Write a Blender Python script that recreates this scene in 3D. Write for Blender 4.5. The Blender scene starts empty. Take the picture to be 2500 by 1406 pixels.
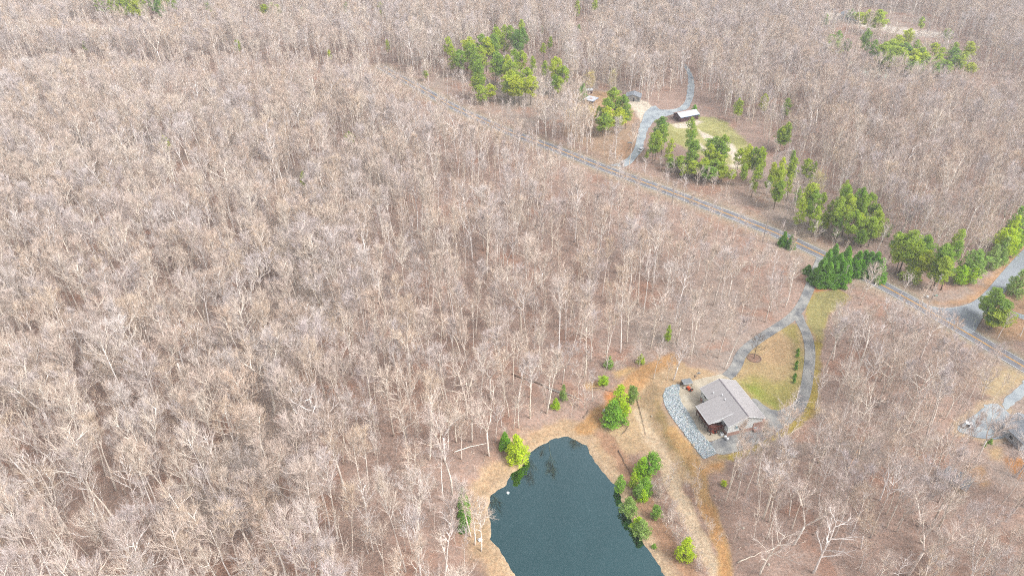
import bpy, math, random
import numpy as np
from mathutils import Vector, Matrix
from mathutils.geometry import delaunay_2d_cdt

# ------------------------------------------------------------------ camera, sky, sun, exposure
PITCH = math.radians(35.4); FPX = 1773.0; HC = 150.0
scene = bpy.context.scene
cam_d = bpy.data.cameras.new('camera'); cam = bpy.data.objects.new('camera', cam_d)
scene.collection.objects.link(cam); scene.camera = cam
cam.location = (0, 0, HC); cam.rotation_euler = (math.radians(90) - PITCH, 0, 0)
cam_d.sensor_width = 36; cam_d.lens = FPX / 2500 * 36; cam_d.clip_end = 6000; cam_d.clip_start = 1
SUN_EL = math.radians(50); SUN_AZ = math.radians(118)      # azimuth clockwise from +Y: from the right, behind the camera
world = bpy.data.worlds.new('World'); scene.world = world; world.use_nodes = True
wn = world.node_tree.nodes; wl = world.node_tree.links
bg = wn['Background']; sky = wn.new('ShaderNodeTexSky'); sky.sky_type = 'NISHITA'; sky.sun_disc = False
sky.sun_elevation = SUN_EL; sky.sun_rotation = SUN_AZ; sky.dust_density = 4.0; sky.air_density = 1.0; sky.ozone_density = 1.0
hs = wn.new('ShaderNodeHueSaturation'); hs.inputs['Saturation'].default_value = 0.25
wl.new(sky.outputs[0], hs.inputs['Color']); wl.new(hs.outputs[0], bg.inputs[0]); bg.inputs[1].default_value = 0.15
sd_ = bpy.data.lights.new('sun', 'SUN'); sd_.energy = 1.2; sd_.angle = math.radians(22); sd_.color = (1, .97, .92)
sun = bpy.data.objects.new('sun', sd_); scene.collection.objects.link(sun)
sv = Vector((math.sin(SUN_AZ) * math.cos(SUN_EL), math.cos(SUN_AZ) * math.cos(SUN_EL), math.sin(SUN_EL)))
sun.rotation_euler = sv.to_track_quat('Z', 'Y').to_euler()
scene.view_settings.view_transform = 'Standard'; scene.view_settings.look = 'None'
scene.cycles.use_denoising = False; scene.cycles.filter_width = 1.05; scene.cycles.max_bounces = 5; scene.cycles.diffuse_bounces = 3
scene.view_settings.gamma = 1; scene.view_settings.exposure = 1.15

# ------------------------------------------------------------------ helpers
rng = np.random.default_rng(7); random.seed(7)
C = scene.collection
def lin(c):
    c = c / 255.0
    return c / 12.92 if c < .04045 else ((c + .055) / 1.055) ** 2.4
def S(r, g, b, k=2.0):
    """base colour of a surface whose lit look is r,g,b"""
    return (lin(r) / k, lin(g) / k, lin(b) / k)
def GZ(u, v, z=0.0):
    a = (u - 1250) / FPX; b = (v - 703) / FPX
    dx, dy, dz = a, math.cos(PITCH) - b * math.sin(PITCH), -math.sin(PITCH) - b * math.cos(PITCH)
    t = (HC - z) / -dz
    return (dx * t, dy * t)
def project(x, y, z):
    z = z - HC
    zc = y * math.cos(PITCH) - z * math.sin(PITCH); yc = -y * math.sin(PITCH) - z * math.cos(PITCH)
    return 1250 + FPX * x / zc, 703 + FPX * yc / zc
def sdist(poly, X, Y, lim=30.0):
    """signed distance (negative inside) to a closed polygon, only near its box"""
    P = np.asarray(poly, float); out = np.full(X.shape, float(lim))
    m = (X > P[:, 0].min() - lim) & (X < P[:, 0].max() + lim) & (Y > P[:, 1].min() - lim) & (Y < P[:, 1].max() + lim)
    if not m.any(): return out
    x = X[m]; y = Y[m]; d = np.full(x.shape, 1e9); ins = np.zeros(x.shape, bool)
    for i in range(len(P)):
        ax, ay = P[i]; bx, by = P[(i + 1) % len(P)]
        ex, ey = bx - ax, by - ay; L = ex * ex + ey * ey + 1e-12
        t = np.clip(((x - ax) * ex + (y - ay) * ey) / L, 0, 1)
        d = np.minimum(d, (x - ax - t * ex) ** 2 + (y - ay - t * ey) ** 2)
        c = ((ay > y) != (by > y)) & (x < ex * (y - ay) / (ey if ey else 1e-12) + ax)
        ins ^= c
    d = np.sqrt(d); d[ins] *= -1
    out[m] = np.minimum(d, lim); return out
def ldist(line, X, Y, lim=30.0):
    P = np.asarray(line, float); out = np.full(X.shape, float(lim))
    m = (X > P[:, 0].min() - lim) & (X < P[:, 0].max() + lim) & (Y > P[:, 1].min() - lim) & (Y < P[:, 1].max() + lim)
    if not m.any(): return out
    x = X[m]; y = Y[m]; d = np.full(x.shape, 1e9)
    for i in range(len(P) - 1):
        ax, ay = P[i]; bx, by = P[i + 1]; ex, ey = bx - ax, by - ay
        t = np.clip(((x - ax) * ex + (y - ay) * ey) / (ex * ex + ey * ey + 1e-12), 0, 1)
        d = np.minimum(d, (x - ax - t * ex) ** 2 + (y - ay - t * ey) ** 2)
    out[m] = np.minimum(np.sqrt(d), lim); return out
def sstep(a, b, x):
    t = np.clip((x - a) / (b - a), 0, 1); return t * t * (3 - 2 * t)
_tab = np.random.default_rng(3).random((256, 256))
def vnoise(X, Y):
    xi = np.floor(X).astype(int); yi = np.floor(Y).astype(int); fx = X - xi; fy = Y - yi
    fx = fx * fx * (3 - 2 * fx); fy = fy * fy * (3 - 2 * fy)
    g = lambda i, j: _tab[i & 255, j & 255]
    return (g(xi, yi) * (1 - fx) + g(xi + 1, yi) * fx) * (1 - fy) + (g(xi, yi + 1) * (1 - fx) + g(xi + 1, yi + 1) * fx) * fy
def fbm(X, Y, s, o=4):
    r = 0; a = .5; X = X * s + 37.1; Y = Y * s + 11.7
    for k in range(o):
        r = r + a * vnoise(X, Y); X = X * 2.03 + 5.1; Y = Y * 2.03 + 9.3; a *= .5
    return r / (1 - .5 ** o)

# ------------------------------------------------------------------ traced outlines (turned into metres on the ground)
PX = {}
POND = [GZ(u, v, -2.4) for u, v in [(1382,1064),(1402,1072),(1430,1086),(1452,1116),(1471,1146),(1505,1186),(1521,1227),(1540,1263),(1561,1299),(1585,1343),(1626,1404),(1690,1500),(1640,1600),(1400,1600),(1290,1480),(1257,1404),(1231,1364),(1192,1315),(1196,1279),(1192,1243),(1194,1211),(1230,1182),(1247,1154),(1279,1130),(1291,1110),(1311,1088),(1352,1070)]]
LOW = [GZ(u, v, -1.2) for u, v in [(1600,925),(1612,960),(1612,990),(1640,1040),(1680,1090),(1712,1125),(1740,1150),(1790,1260),(1880,1400),(1950,1560),(1000,1560),(1080,1380),(1110,1200),(1180,1120),(1300,1020),(1400,980),(1500,930)]]
PAD = [GZ(u, v) for u, v in [(1690,925),(1660,943),(1656,960),(1664,984),(1681,1008),(1699,1039),(1713,1061),(1731,1082),(1750,1112),(1810,1102),(1900,1060),(1960,1010),(1980,900),(1960,800),(1860,810),(1790,890)]]
def terrain(X, Y):
    X = np.asarray(X, float); Y = np.asarray(Y, float)
    und = (fbm(X, Y, 1 / 110., 2) - .5) * 7
    near = sstep(2, 28, sdist(PAD, X, Y, 30)) * sstep(2, 28, sdist(LOW, X, Y, 30))
    z = und * near
    z = z - 2.2 * sstep(0, 7, -sdist(LOW, X, Y, 10)) * 1.0
    p = sdist(POND, X, Y, 14); p = np.where(p < 13.9, p + (fbm(X, Y, 1 / 2.6, 3) - .5) * 1.5, p)
    z = np.where(p < 12, z * sstep(0, 12, p) + (-2.2) * (1 - sstep(0, 12, p)), z)
    z = z - 1.8 * sstep(-1.0, 4.0, -p)
    return z
def th(x, y): return float(terrain(np.array([x]), np.array([y]))[0])
def G(u, v, up=0.0):
    z = 0.0
    for _ in range(6):
        x, y = GZ(u, v, z + up); z = th(x, y)
    return (x, y)
def GL(lst): return [G(u, v) for u, v in lst]

ROAD = GL([(930,164),(960,181),(1032,220),(1090,253),(1175,293),(1245,324),(1340,358),(1400,381),(1457,404),(1510,424),(1575,447),(1650,474),(1720,502),(1800,532),(1860,556),(1899,571),(1953,597),(2011,624),(2090,664),(2173,706),(2263,756),(2310,784),(2363,814),(2430,854),(2500,895),(2600,955),(2700,1015)])
SIDE_ROAD = GL([(2251,741),(2277,749),(2311,753),(2355,746),(2384,732),(2408,710),(2432,681),(2468,640),(2500,607),(2560,560),(2620,590),(2560,620),(2500,666),(2480,686),(2461,707),(2430,735),(2408,765),(2390,790),(2380,812),(2364,815),(2330,797),(2290,774),(2262,757)])
DRIVE_W = GL([(2006,628),(1995,655),(1983,685),(1969,722),(1954,752),(1932,777),(1893,802),(1850,829),(1820,852),(1806,870),(1801,888),(1789,907),(1774,920)])
DRIVE_E = GL([(1948,768),(1955,788),(1966,806),(1974,830),(1978,855),(1977,882),(1973,915),(1968,948),(1960,975),(1948,1000)])
APRON = GL([(1837,972),(1849,975),(1863,988),(1883,1000),(1901,1002),(1933,988),(1947,970),(1974,975),(1958,1007),(1933,1032),(1901,1052),(1879,1068),(1844,1086),(1810,1100),(1765,1110),(1747,1107),(1731,1080),(1749,1073),(1772,1066),(1800,1050),(1850,1010),(1830,990)])
PATIO = GL([(1760,913),(1728,921),(1694,930),(1676,935),(1660,943),(1657,960),(1664,984),(1681,1008),(1699,1039),(1713,1061),(1731,1079),(1750,1072),(1778,1064),(1800,1020),(1810,960),(1786,926)])
RIPRAP = GL([(1658,938),(1645,940),(1627,948),(1619,964),(1622,984),(1634,1008),(1649,1030),(1664,1049),(1679,1070),(1694,1088),(1705,1105),(1719,1120),(1735,1112),(1749,1107),(1731,1079),(1713,1061),(1699,1039),(1681,1008),(1664,984),(1657,960),(1660,943)])
LAWN_IN = GL([(1945,792),(1960,820),(1965,843),(1964,872),(1960,911),(1954,947),(1947,970),(1933,988),(1901,1002),(1883,1000),(1863,988),(1849,975),(1837,975),(1800,935),(1785,927),(1799,916),(1813,888),(1817,865),(1835,840),(1865,820),(1905,800),(1930,792)])
LAWN_OUT = GL([(1987,715),(2045,705),(2079,724),(2060,745),(2025,765),(2012,802),(2009,826),(2004,862),(2003,920),(1996,970),(1980,1010),(1950,1045),(1900,1070),(1850,1100),(1790,1125),(1757,1114),(1810,1100),(1879,1068),(1933,1032),(1966,990),(1983,929),(1990,854),(1983,820),(1966,790),(1964,770),(1975,735)])
SLOPE = GL([(1500,960),(1560,905),(1640,868),(1680,896),(1730,903),(1765,910),(1740,925),(1690,930),(1655,942),(1625,948),(1617,985),(1650,1035),(1690,1085),(1715,1122),(1770,1115),(1760,1140),(1722,1165),(1716,1205),(1700,1180),(1660,1168),(1642,1178),(1600,1130),(1560,1100),(1530,1110),(1500,1150),(1470,1110),(1440,1065),(1440,1020)])
TRACK_A = GL([(1560,1010),(1590,1070),(1622,1130),(1645,1190),(1670,1240),(1695,1290),(1720,1340),(1745,1385),(1765,1430)])
TRACK_B = GL([(1640,1050),(1690,1120),(1712,1160),(1708,1190),(1725,1240),(1745,1290),(1765,1350),(1775,1430)])
TRACK_C = GL([(1470,1060),(1495,1095),(1530,1145),(1560,1200),(1590,1260),(1630,1320),(1680,1400),(1700,1440)])
TRACK_D = GL([(1430,1045),(1460,1020),(1500,985),(1560,925),(1600,893),(1640,872)])
BANK_L = GL([(1440,1040),(1390,1042),(1330,1058),(1280,1085),(1240,1130),(1190,1165),(1165,1205),(1160,1260),(1168,1310),(1195,1360),(1225,1410),(1250,1460)])
GRAVEL = GL([(1489,404),(1521,395),(1545,372),(1553,348),(1558,321),(1566,295),(1573,278),(1585,263),(1602,257),(1609,269),(1639,269),(1664,261),(1675,246),(1679,214),(1681,193),(1675,171),(1660,150),(1668,150),(1686,173),(1694,193),(1696,218),(1692,246),(1681,267),(1643,280),(1602,291),(1590,304),(1579,321),(1573,346),(1566,372),(1549,391),(1530,411)])
FIELD = GL([(1608,300),(1640,302),(1700,296),(1712,285),(1745,290),(1775,300),(1800,322),(1825,350),(1850,385),(1858,405),(1800,412),(1740,395),(1690,370),(1650,350),(1615,335)])
SAND1 = GL([(1530,250),(1560,243),(1585,250),(1590,262),(1574,278),(1566,300),(1557,285),(1548,268)])
SAND2 = GL([(1641,303),(1665,300),(1705,294),(1716,298),(1700,306),(1675,314),(1650,314)])
SAND3 = GL([(1700,312),(1722,326),(1750,338),(1772,346),(1790,352),(1812,380),(1822,405),(1795,410),(1775,405),(1790,398),(1778,375),(1740,385),(1705,360),(1708,350),(1730,370),(1752,352),(1720,342)])
YARD_UP = GL([(1375,245),(1420,225),(1480,222),(1540,240),(1550,262),(1545,300),(1500,310),(1450,300),(1400,300),(1380,285)])
LOT = GL([(2407,988),(2433,982),(2459,1003),(2492,1044),(2471,1064),(2407,1075),(2382,1065),(2338,1057),(2336,1039),(2377,1015)])
LOT_DRIVE = GL([(2500,930),(2470,955),(2445,985),(2456,1003),(2476,985),(2500,965),(2560,925),(2560,900)])
RIGHT_FIELD = GL([(2400,915),(2440,900),(2480,905),(2530,925),(2480,950),(2430,975),(2405,960)])
FAR_YARD = GL([(2003,34),(2015,28),(2045,33),(2085,48),(2130,50),(2180,66),(2240,74),(2300,78),(2310,88),(2250,90),(2180,82),(2110,66),(2060,52),(2010,48)])
FAR_GREEN = GL([(2075,152),(2120,157),(2160,172),(2190,190),(2165,195),(2120,185),(2080,170)])
JUNCTION = GL([(2240,742),(2311,753),(2400,745),(2440,870),(2360,830)])

# ------------------------------------------------------------------ materials
def newmat(name):
    m = bpy.data.materials.new(name); m.use_nodes = True
    return m, m.node_tree.nodes, m.node_tree.links, m.node_tree.nodes['Principled BSDF']
MT = {}
def mat(name, col, rough=.85, amp=.15, sc=2.0, bump=0.0, metal=0.0, spec=.3, bsc=None, streak=None):
    if name in MT: return MT[name]
    m, n, l, p = newmat(name)
    tc = n.new('ShaderNodeTexCoord'); src = tc.outputs['Object']
    if streak:
        mp = n.new('ShaderNodeMapping'); mp.inputs['Scale'].default_value = streak; l.new(src, mp.inputs[0]); src = mp.outputs[0]
    t = n.new('ShaderNodeTexNoise'); t.inputs['Scale'].default_value = sc; t.inputs['Detail'].default_value = 5; t.inputs['Roughness'].default_value = .65
    l.new(src, t.inputs['Vector'])
    r = n.new('ShaderNodeMapRange'); r.inputs[1].default_value = .3; r.inputs[2].default_value = .7
    r.inputs[3].default_value = 1 - amp; r.inputs[4].default_value = 1 + amp; l.new(t.outputs[0], r.inputs[0])
    mx = n.new('ShaderNodeMix'); mx.data_type = 'RGBA'; mx.blend_type = 'MULTIPLY'; mx.inputs[0].default_value = 1
    mx.inputs[6].default_value = (*col, 1); l.new(r.outputs[0], mx.inputs[7]); l.new(mx.outputs[2], p.inputs['Base Color'])
    p.inputs['Roughness'].default_value = rough; p.inputs['Metallic'].default_value = metal; p.inputs['Specular IOR Level'].default_value = spec
    if bump:
        b = n.new('ShaderNodeBump'); b.inputs['Strength'].default_value = bump; b.inputs['Distance'].default_value = .05
        l.new(t.outputs[0], b.inputs['Height']); l.new(b.outputs[0], p.inputs['Normal'])
    MT[name] = m; return m

def ground_mat():
    m, n, l, p = newmat('earth')
    a = n.new('ShaderNodeAttribute'); a.attribute_name = 'Col'
    tc = n.new('ShaderNodeTexCoord')
    def noise(sc, det=6, ro=.7):
        t = n.new('ShaderNodeTexNoise'); t.inputs['Scale'].default_value = sc; t.inputs['Detail'].default_value = det; t.inputs['Roughness'].default_value = ro
        l.new(tc.outputs['Object'], t.inputs['Vector']); return t
    def rng_(src, lo, hi, a0=.3, a1=.7):
        r = n.new('ShaderNodeMapRange'); r.inputs[1].default_value = a0; r.inputs[2].default_value = a1; r.inputs[3].default_value = lo; r.inputs[4].default_value = hi
        l.new(src, r.inputs[0]); return r.outputs[0]
    def mul(c, f, mode='MULTIPLY', fac=1.0):
        x = n.new('ShaderNodeMix'); x.data_type = 'RGBA'; x.blend_type = mode; x.inputs[0].default_value = fac
        l.new(c, x.inputs[6]); l.new(f, x.inputs[7]); return x.outputs[2]
    f1 = noise(1.7); f2 = noise(.22, 4); f3 = noise(7.0, 3, .8)
    c = mul(a.outputs['Color'], rng_(f1.outputs[0], .66, 1.3)); c = mul(c, rng_(f2.outputs[0], .88, 1.12)); c = mul(c, rng_(f3.outputs[0], .74, 1.24)); f5 = noise(.55, 3, .8); c = mul(c, rng_(f5.outputs[0], .84, 1.14))
    # warm/cool leaf speckle
    ramp = n.new('ShaderNodeValToRGB'); ramp.color_ramp.elements[0].position = .35; ramp.color_ramp.elements[0].color = (1.05, .965, .92, 1)
    ramp.color_ramp.elements[1].position = .65; ramp.color_ramp.elements[1].color = (.96, 1.01, 1.04, 1)
    t4 = noise(.9, 5, .75); l.new(t4.outputs[0], ramp.inputs[0]); c = mul(c, ramp.outputs[0])
    l.new(c, p.inputs['Base Color']); p.inputs['Roughness'].default_value = .95; p.inputs['Specular IOR Level'].default_value = .1
    b = n.new('ShaderNodeBump'); b.inputs['Strength'].default_value = .7; b.inputs['Distance'].default_value = .12
    l.new(f1.outputs[0], b.inputs['Height']); l.new(b.outputs[0], p.inputs['Normal'])
    return m
M_EARTH = ground_mat()

def bark_mat(name, cols, k=2.0):
    """bark whose tint differs from tree to tree"""
    m, n, l, p = newmat(name)
    oi = n.new('ShaderNodeObjectInfo'); r = n.new('ShaderNodeValToRGB'); r.color_ramp.interpolation = 'LINEAR'
    el = r.color_ramp.elements
    while len(el) < len(cols): el.new(.5)
    for i, c in enumerate(cols):
        el[i].position = i / (len(cols) - 1); el[i].color = (*S(*c, k), 1)
    l.new(oi.outputs['Random'], r.inputs[0])
    tc = n.new('ShaderNodeTexCoord'); t = n.new('ShaderNodeTexNoise'); t.inputs['Scale'].default_value = .7; t.inputs['Detail'].default_value = 4
    l.new(tc.outputs['Object'], t.inputs['Vector'])
    mr = n.new('ShaderNodeMapRange'); mr.inputs[1].default_value = .3; mr.inputs[2].default_value = .7; mr.inputs[3].default_value = .78; mr.inputs[4].default_value = 1.2
    l.new(t.outputs[0], mr.inputs[0])
    x = n.new('ShaderNodeMix'); x.data_type = 'RGBA'; x.blend_type = 'MULTIPLY'; x.inputs[0].default_value = 1
    l.new(r.outputs[0], x.inputs[6]); l.new(mr.outputs[0], x.inputs[7]); l.new(x.outputs[2], p.inputs['Base Color'])
    p.inputs['Roughness'].default_value = .9; p.inputs['Specular IOR Level'].default_value = .15
    return m
M_BARK = bark_mat('pale_bark', [(212,200,186),(228,220,210),(200,186,170),(236,230,226),(206,192,180),(190,178,168),(224,212,196)], 1.04)
M_TWIG = bark_mat('twigs', [(206,188,174),(214,200,186),(206,184,166),(206,196,194),(194,176,164),(212,192,170),(200,188,186),(218,208,202),(202,182,168)], 1.08)
M_DARKBARK = bark_mat('dark_bark', [(120,105,92),(146,128,112)], 1.3)
def leaf_mat(name, cols):
    m = bark_mat(name, cols, .78)
    n, l = m.node_tree.nodes, m.node_tree.links; p = n['Principled BSDF']
    # small faces: tint also differs from clump to clump
    mr = [x for x in n if x.type == 'MAP_RANGE'][0]; mr.inputs[3].default_value = .72; mr.inputs[4].default_value = 1.35
    [x for x in n if x.type == 'TEX_NOISE'][0].inputs['Scale'].default_value = .9
    src = p.inputs['Base Color'].links[0].from_socket
    tr = n.new('ShaderNodeBsdfTranslucent'); ms = n.new('ShaderNodeMixShader'); ms.inputs[0].default_value = .45
    l.new(src, tr.inputs[0]); l.new(p.outputs[0], ms.inputs[1]); l.new(tr.outputs[0], ms.inputs[2])
    l.new(ms.outputs[0], n['Material Output'].inputs[0]); p.inputs['Roughness'].default_value = .7
    return m
M_PINE = leaf_mat('pine_needles', [(150,168,56),(176,184,58),(128,156,66),(164,176,66),(116,146,70)])
M_DKGREEN = leaf_mat('cypress_foliage', [(104,150,46),(126,168,56),(112,150,74)])
M_YOUNG = leaf_mat('young_pine_needles', [(146,182,44),(178,190,50),(126,166,60),(140,160,92)])
M_OLIVE = leaf_mat('spring_buds', [(176,164,84),(166,166,104)])

# ------------------------------------------------------------------ mesh builder
class MB:
    def __init__(s): s.v = []; s.f = []; s.n = 0; s.blocks = []
    def add(s, verts, faces):
        o = len(s.v); s.v.extend([tuple(map(float, q)) for q in verts]); s.f.extend([tuple(i + o for i in f) for f in faces]); return s
    def box(s, x0, x1, y0, y1, z0, z1):
        return s.add([(x0,y0,z0),(x1,y0,z0),(x1,y1,z0),(x0,y1,z0),(x0,y0,z1),(x1,y0,z1),(x1,y1,z1),(x0,y1,z1)],
                     [(0,3,2,1),(4,5,6,7),(0,1,5,4),(1,2,6,5),(2,3,7,6),(3,0,4,7)])
    def prism(s, prof, y0, y1, axis='y'):
        n = len(prof)
        if axis == 'y': a = [(x, y0, z) for x, z in prof] + [(x, y1, z) for x, z in prof]
        elif axis == 'x': a = [(y0, x, z) for x, z in prof] + [(y1, x, z) for x, z in prof]
        else: a = [(x, z, y0) for x, z in prof] + [(x, z, y1) for x, z in prof]
        return s.add(a, [tuple(range(n)), tuple(range(2 * n - 1, n - 1, -1))] + [(i, i + n, (i + 1) % n + n, (i + 1) % n) for i in range(n)])
    def tube(s, pts, rad, k=6, cap=True):
        pts = np.asarray(pts, float); n = len(pts); rad = np.broadcast_to(rad, (n,)) if np.ndim(rad) == 0 else rad
        o = len(s.v)
        for i in range(n):
            d = pts[min(i + 1, n - 1)] - pts[max(i - 1, 0)]; d = d / (np.linalg.norm(d) + 1e-9)
            a = np.cross(d, (0, 0, 1.0) if abs(d[2]) < .9 else (1.0, 0, 0)); a /= np.linalg.norm(a); b = np.cross(d, a)
            for j in range(k):
                t = 2 * math.pi * j / k; q = pts[i] + rad[i] * (a * math.cos(t) + b * math.sin(t)); s.v.append(tuple(map(float, q)))
        for i in range(n - 1):
            for j in range(k):
                j2 = (j + 1) % k; s.f.append((o + i * k + j, o + i * k + j2, o + (i + 1) * k + j2, o + (i + 1) * k + j))
        if cap: s.f.append(tuple(o + (n - 1) * k + j for j in range(k))); s.f.append(tuple(o + j for j in reversed(range(k))))
        return s
    def tris(s, V):
        """V: (n,3,3) array of loose triangles"""
        s.blocks.append(V); return s
    def mesh(s, name, m, smooth=False, m2=None):
        me = bpy.data.meshes.new(name)
        v = np.array(s.v, float).reshape(-1, 3); f = list(s.f)
        if s.blocks:
            T = np.concatenate(s.blocks).reshape(-1, 3); nb = len(v)
            v = np.vstack([v, T]); nt = len(T) // 3
        else: nt = 0
        lt = [len(x) for x in f] + [3] * nt
        lv = [i for x in f for i in x]
        if nt: lv = lv + list(range(nb, nb + nt * 3))
        me.vertices.add(len(v)); me.vertices.foreach_set('co', v.ravel())
        me.loops.add(len(lv)); me.loops.foreach_set('vertex_index', lv)
        me.polygons.add(len(lt)); st = np.concatenate([[0], np.cumsum(lt)[:-1]]) if lt else []
        me.polygons.foreach_set('loop_start', st); me.polygons.foreach_set('loop_total', lt)
        me.polygons.foreach_set('use_smooth', [bool(smooth)] * len(lt))
        me.update(calc_edges=True); me.validate(); me.materials.append(m)
        if m2 and nt: me.materials.append(m2); me.polygons.foreach_set('material_index', [0] * len(f) + [1] * nt)
        return me
    def build(s, name, m, parent=None, smooth=False):
        o = bpy.data.objects.new(name, s.mesh(name, m, smooth)); C.objects.link(o)
        if parent: o.parent = parent
        return o
def tag(o, label=None, cat=None, group=None, kind=None):
    if label: o['label'] = label
    if cat: o['category'] = cat
    if group: o['group'] = group
    if kind: o['kind'] = kind
    return o
def empty(name, x, y, z=None, rz=0, label=None, cat=None, group=None):
    o = bpy.data.objects.new(name, None); C.objects.link(o); o.location = (x, y, th(x, y) if z is None else z)
    o.rotation_euler = (0, 0, rz); o.empty_display_size = .5; return tag(o, label, cat, group)
def dup(root, name=None):
    r = root.copy(); C.objects.link(r)
    for ch in root.children:
        c = ch.copy(); C.objects.link(c); c.parent = r
        for g in ch.children:
            d = g.copy(); C.objects.link(d); d.parent = c
    return r

# ------------------------------------------------------------------ the ground: one graded sheet, split into litter, lawn, field, bare dirt
def graded(segs):
    out = [segs[0][0]]
    for a, b, st in segs:
        n = max(1, int(round((b - a) / st))); out += list(np.linspace(a, b, n + 1)[1:])
    return np.array(out)
ys = graded([(-3000,-1000,1000),(-1000,-200,200),(-200,40,30),(40,90,4),(90,200,.5),(200,215,.75),(215,300,1.0),(300,420,1.3),(420,660,2.4),(660,900,12),(900,1500,60),(1500,4500,600)])
xs = graded([(-4000,-1000,600),(-1000,-480,60),(-480,-200,3),(-200,-60,1.6),(-60,-10,1.1),(-10,120,.5),(120,230,1.2),(230,480,2.6),(480,1000,60),(1000,4000,600)])
GX, GY = np.meshgrid(xs, ys); nx, ny = len(xs), len(ys)
GZv = terrain(GX, GY)
col = np.zeros(GX.shape + (3,))
base = np.array(S(196,169,154)); dark = np.array(S(176,150,136)); grey = np.array(S(194,180,168)); red = np.array(S(196,154,132))
nn = fbm(GX, GY, 1 / 26., 4)[..., None]; n2 = fbm(GX + 300, GY, 1 / 60., 4)[..., None]; n3 = fbm(GX, GY + 500, 1 / 9., 4)[..., None]
col[:] = base
w = sstep(.5, .72, nn); col = col * (1 - w) + dark * w
w = sstep(.52, .75, n2) * .8; col = col * (1 - w) + grey * w
w = sstep(.58, .75, n3) * .7; col = col * (1 - w) + red * w
NJ = (fbm(GX, GY, 1 / 3.5, 4) - .5) * 2
def paint(d, c, soft=1.0, jit=1.2, k=1.0):
    global col
    w = (sstep(-soft, soft, -(d + NJ * jit)) * k)[..., None]
    col = col * (1 - w) + np.array(S(*c)) * w
D = {k: sdist(v, GX, GY, 30) for k, v in dict(pond=POND, slope=SLOPE, lin=LAWN_IN, lout=LAWN_OUT, field=FIELD).items()}
# verge along the road
rd = ldist(ROAD, GX, GY, 14); paint(rd - 8.0, (198,176,152), 2.5, 2.5, .6); paint(rd - 4.6, (190,180,160), 1.0, .8, .8)
paint(sdist(GL([(1440,1000),(1600,850),(1740,880),(1760,1130),(1800,1420),(1640,1420),(1470,1150)]), GX, GY), (190,158,138), 5, 3, .6)
# right of the side road, the dry verge
paint(sdist(GL([(2230,735),(2311,745),(2380,715),(2430,655),(2480,600),(2500,560),(2530,560),(2520,620),(2420,745)]), GX, GY), (212,170,132), 2, 2)
paint(sdist(GL([(2400,760),(2480,690),(2530,650),(2560,800),(2500,830),(2430,820)]), GX, GY), (206,166,126), 2, 2, .8)
# pond bank, slope, tracks
paint(D['pond'] - 5.5, (208,178,148), 2.5, 3.0); paint(D['pond'] - 2.2, (222,194,160), 1, 1.5)
paint(D['slope'], (218,188,150), 1.5, 2.0)
paint(ldist(BANK_L, GX, GY) - 2.2, (222,190,152), 1.2, 1.6, .8)
ns = fbm(GX * 1.0, GY * .5, 1 / 3., 4)
paint(np.where((D['slope'] < 0) & (ns > .52), -3., 3.), (208,180,142), 2.5, 1, .35)
paint(sdist(GL([(1590,930),(1620,960),(1612,1000),(1650,1060),(1640,1080),(1600,1020),(1585,960)]), GX, GY), (206,178,138), 1.5, 1.5, .7)
paint(ldist(GL([(1605,985),(1632,1060),(1700,1150)]), GX, GY) - 1.2, (182,158,104), 1.2, 1.5, .8)
paint(ldist(TRACK_C, GX, GY) - 2.2, (198,158,128), 1.0, 1.5)
paint(ldist(TRACK_D, GX, GY) - 2.4, (218,172,120), 1.0, 1.6)
paint(ldist(TRACK_A, GX, GY) - 2.1, (238,212,178), .7, 1.1)
paint(ldist(TRACK_A[3:], GX, GY) - 1.1, (238,214,182), .7, .8)
paint(ldist(TRACK_B, GX, GY) - 1.6, (226,184,128), .6, .8)
paint(ldist(TRACK_B[4:], GX, GY) - 1.0, (220,170,116), .8, .8, .9)
for pl, c in [([(1722,1130),(1760,1132),(1750,1145),(1718,1160)], (226,168,106)), ([(1425,940),(1470,930),(1462,945),(1430,952)], (232,192,132)), ([(1500,908),(1530,895),(1545,900),(1505,922)], (230,194,138)),
              ([(1480,962),(1500,955),(1482,1000),(1476,1010)], (230,150,84)), ([(1984,694),(2030,697),(2035,706),(1990,716)], (222,140,78)), ([(1958,722),(1985,716),(1990,722),(1960,740)], (222,150,92)),
              ([(2448,1122),(2500,1112),(2520,1160),(2492,1168)], (230,160,88)), ([(2407,1096),(2440,1094),(2446,1130),(2420,1124)], (220,186,138)), ([(2355,1135),(2398,1130),(2410,1180),(2395,1190),(2375,1160)], (212,172,130)),
              ([(1510,338),(1545,352),(1545,372),(1518,392),(1500,385),(1520,360)], (188,128,90)), ([(1900,1008),(1990,985),(2003,1005),(1950,1040)], (204,172,84)), ([(1360,1160),(1372,1152),(1372,1170)], (190,160,130))]:
    paint(sdist(GL(pl), GX, GY), c, 1.2, 1.5, .9)
paint(sdist(YARD_UP, GX, GY), (210,174,136), 2.5, 3.0); paint(sdist(GL([(1392,262),(1440,258),(1446,278),(1398,290)]), GX, GY), (204,196,124), 2.5, 3, .8)
paint(sdist(GL([(1400,280),(1560,290),(1560,390),(1490,400),(1380,330)]), GX, GY), (196,166,136), 3, 4, .7)
paint(D['field'], (200,196,130), 2.0, 3.0); paint(np.where((D['field'] < 0) & (fbm(GX, GY, 1 / 8., 3) > .55), -3., 3.), (178,176,108), 2.5, 1, .7)
for s_ in (SAND1, SAND2, SAND3): paint(sdist(s_, GX, GY), (250,236,214), 1.2, 1.2)
paint(sdist(LOT, GX, GY) - 1.5, (214,190,160), 1.2, 1); paint(sdist(RIGHT_FIELD, GX, GY), (208,186,148), 2, 2)
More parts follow.
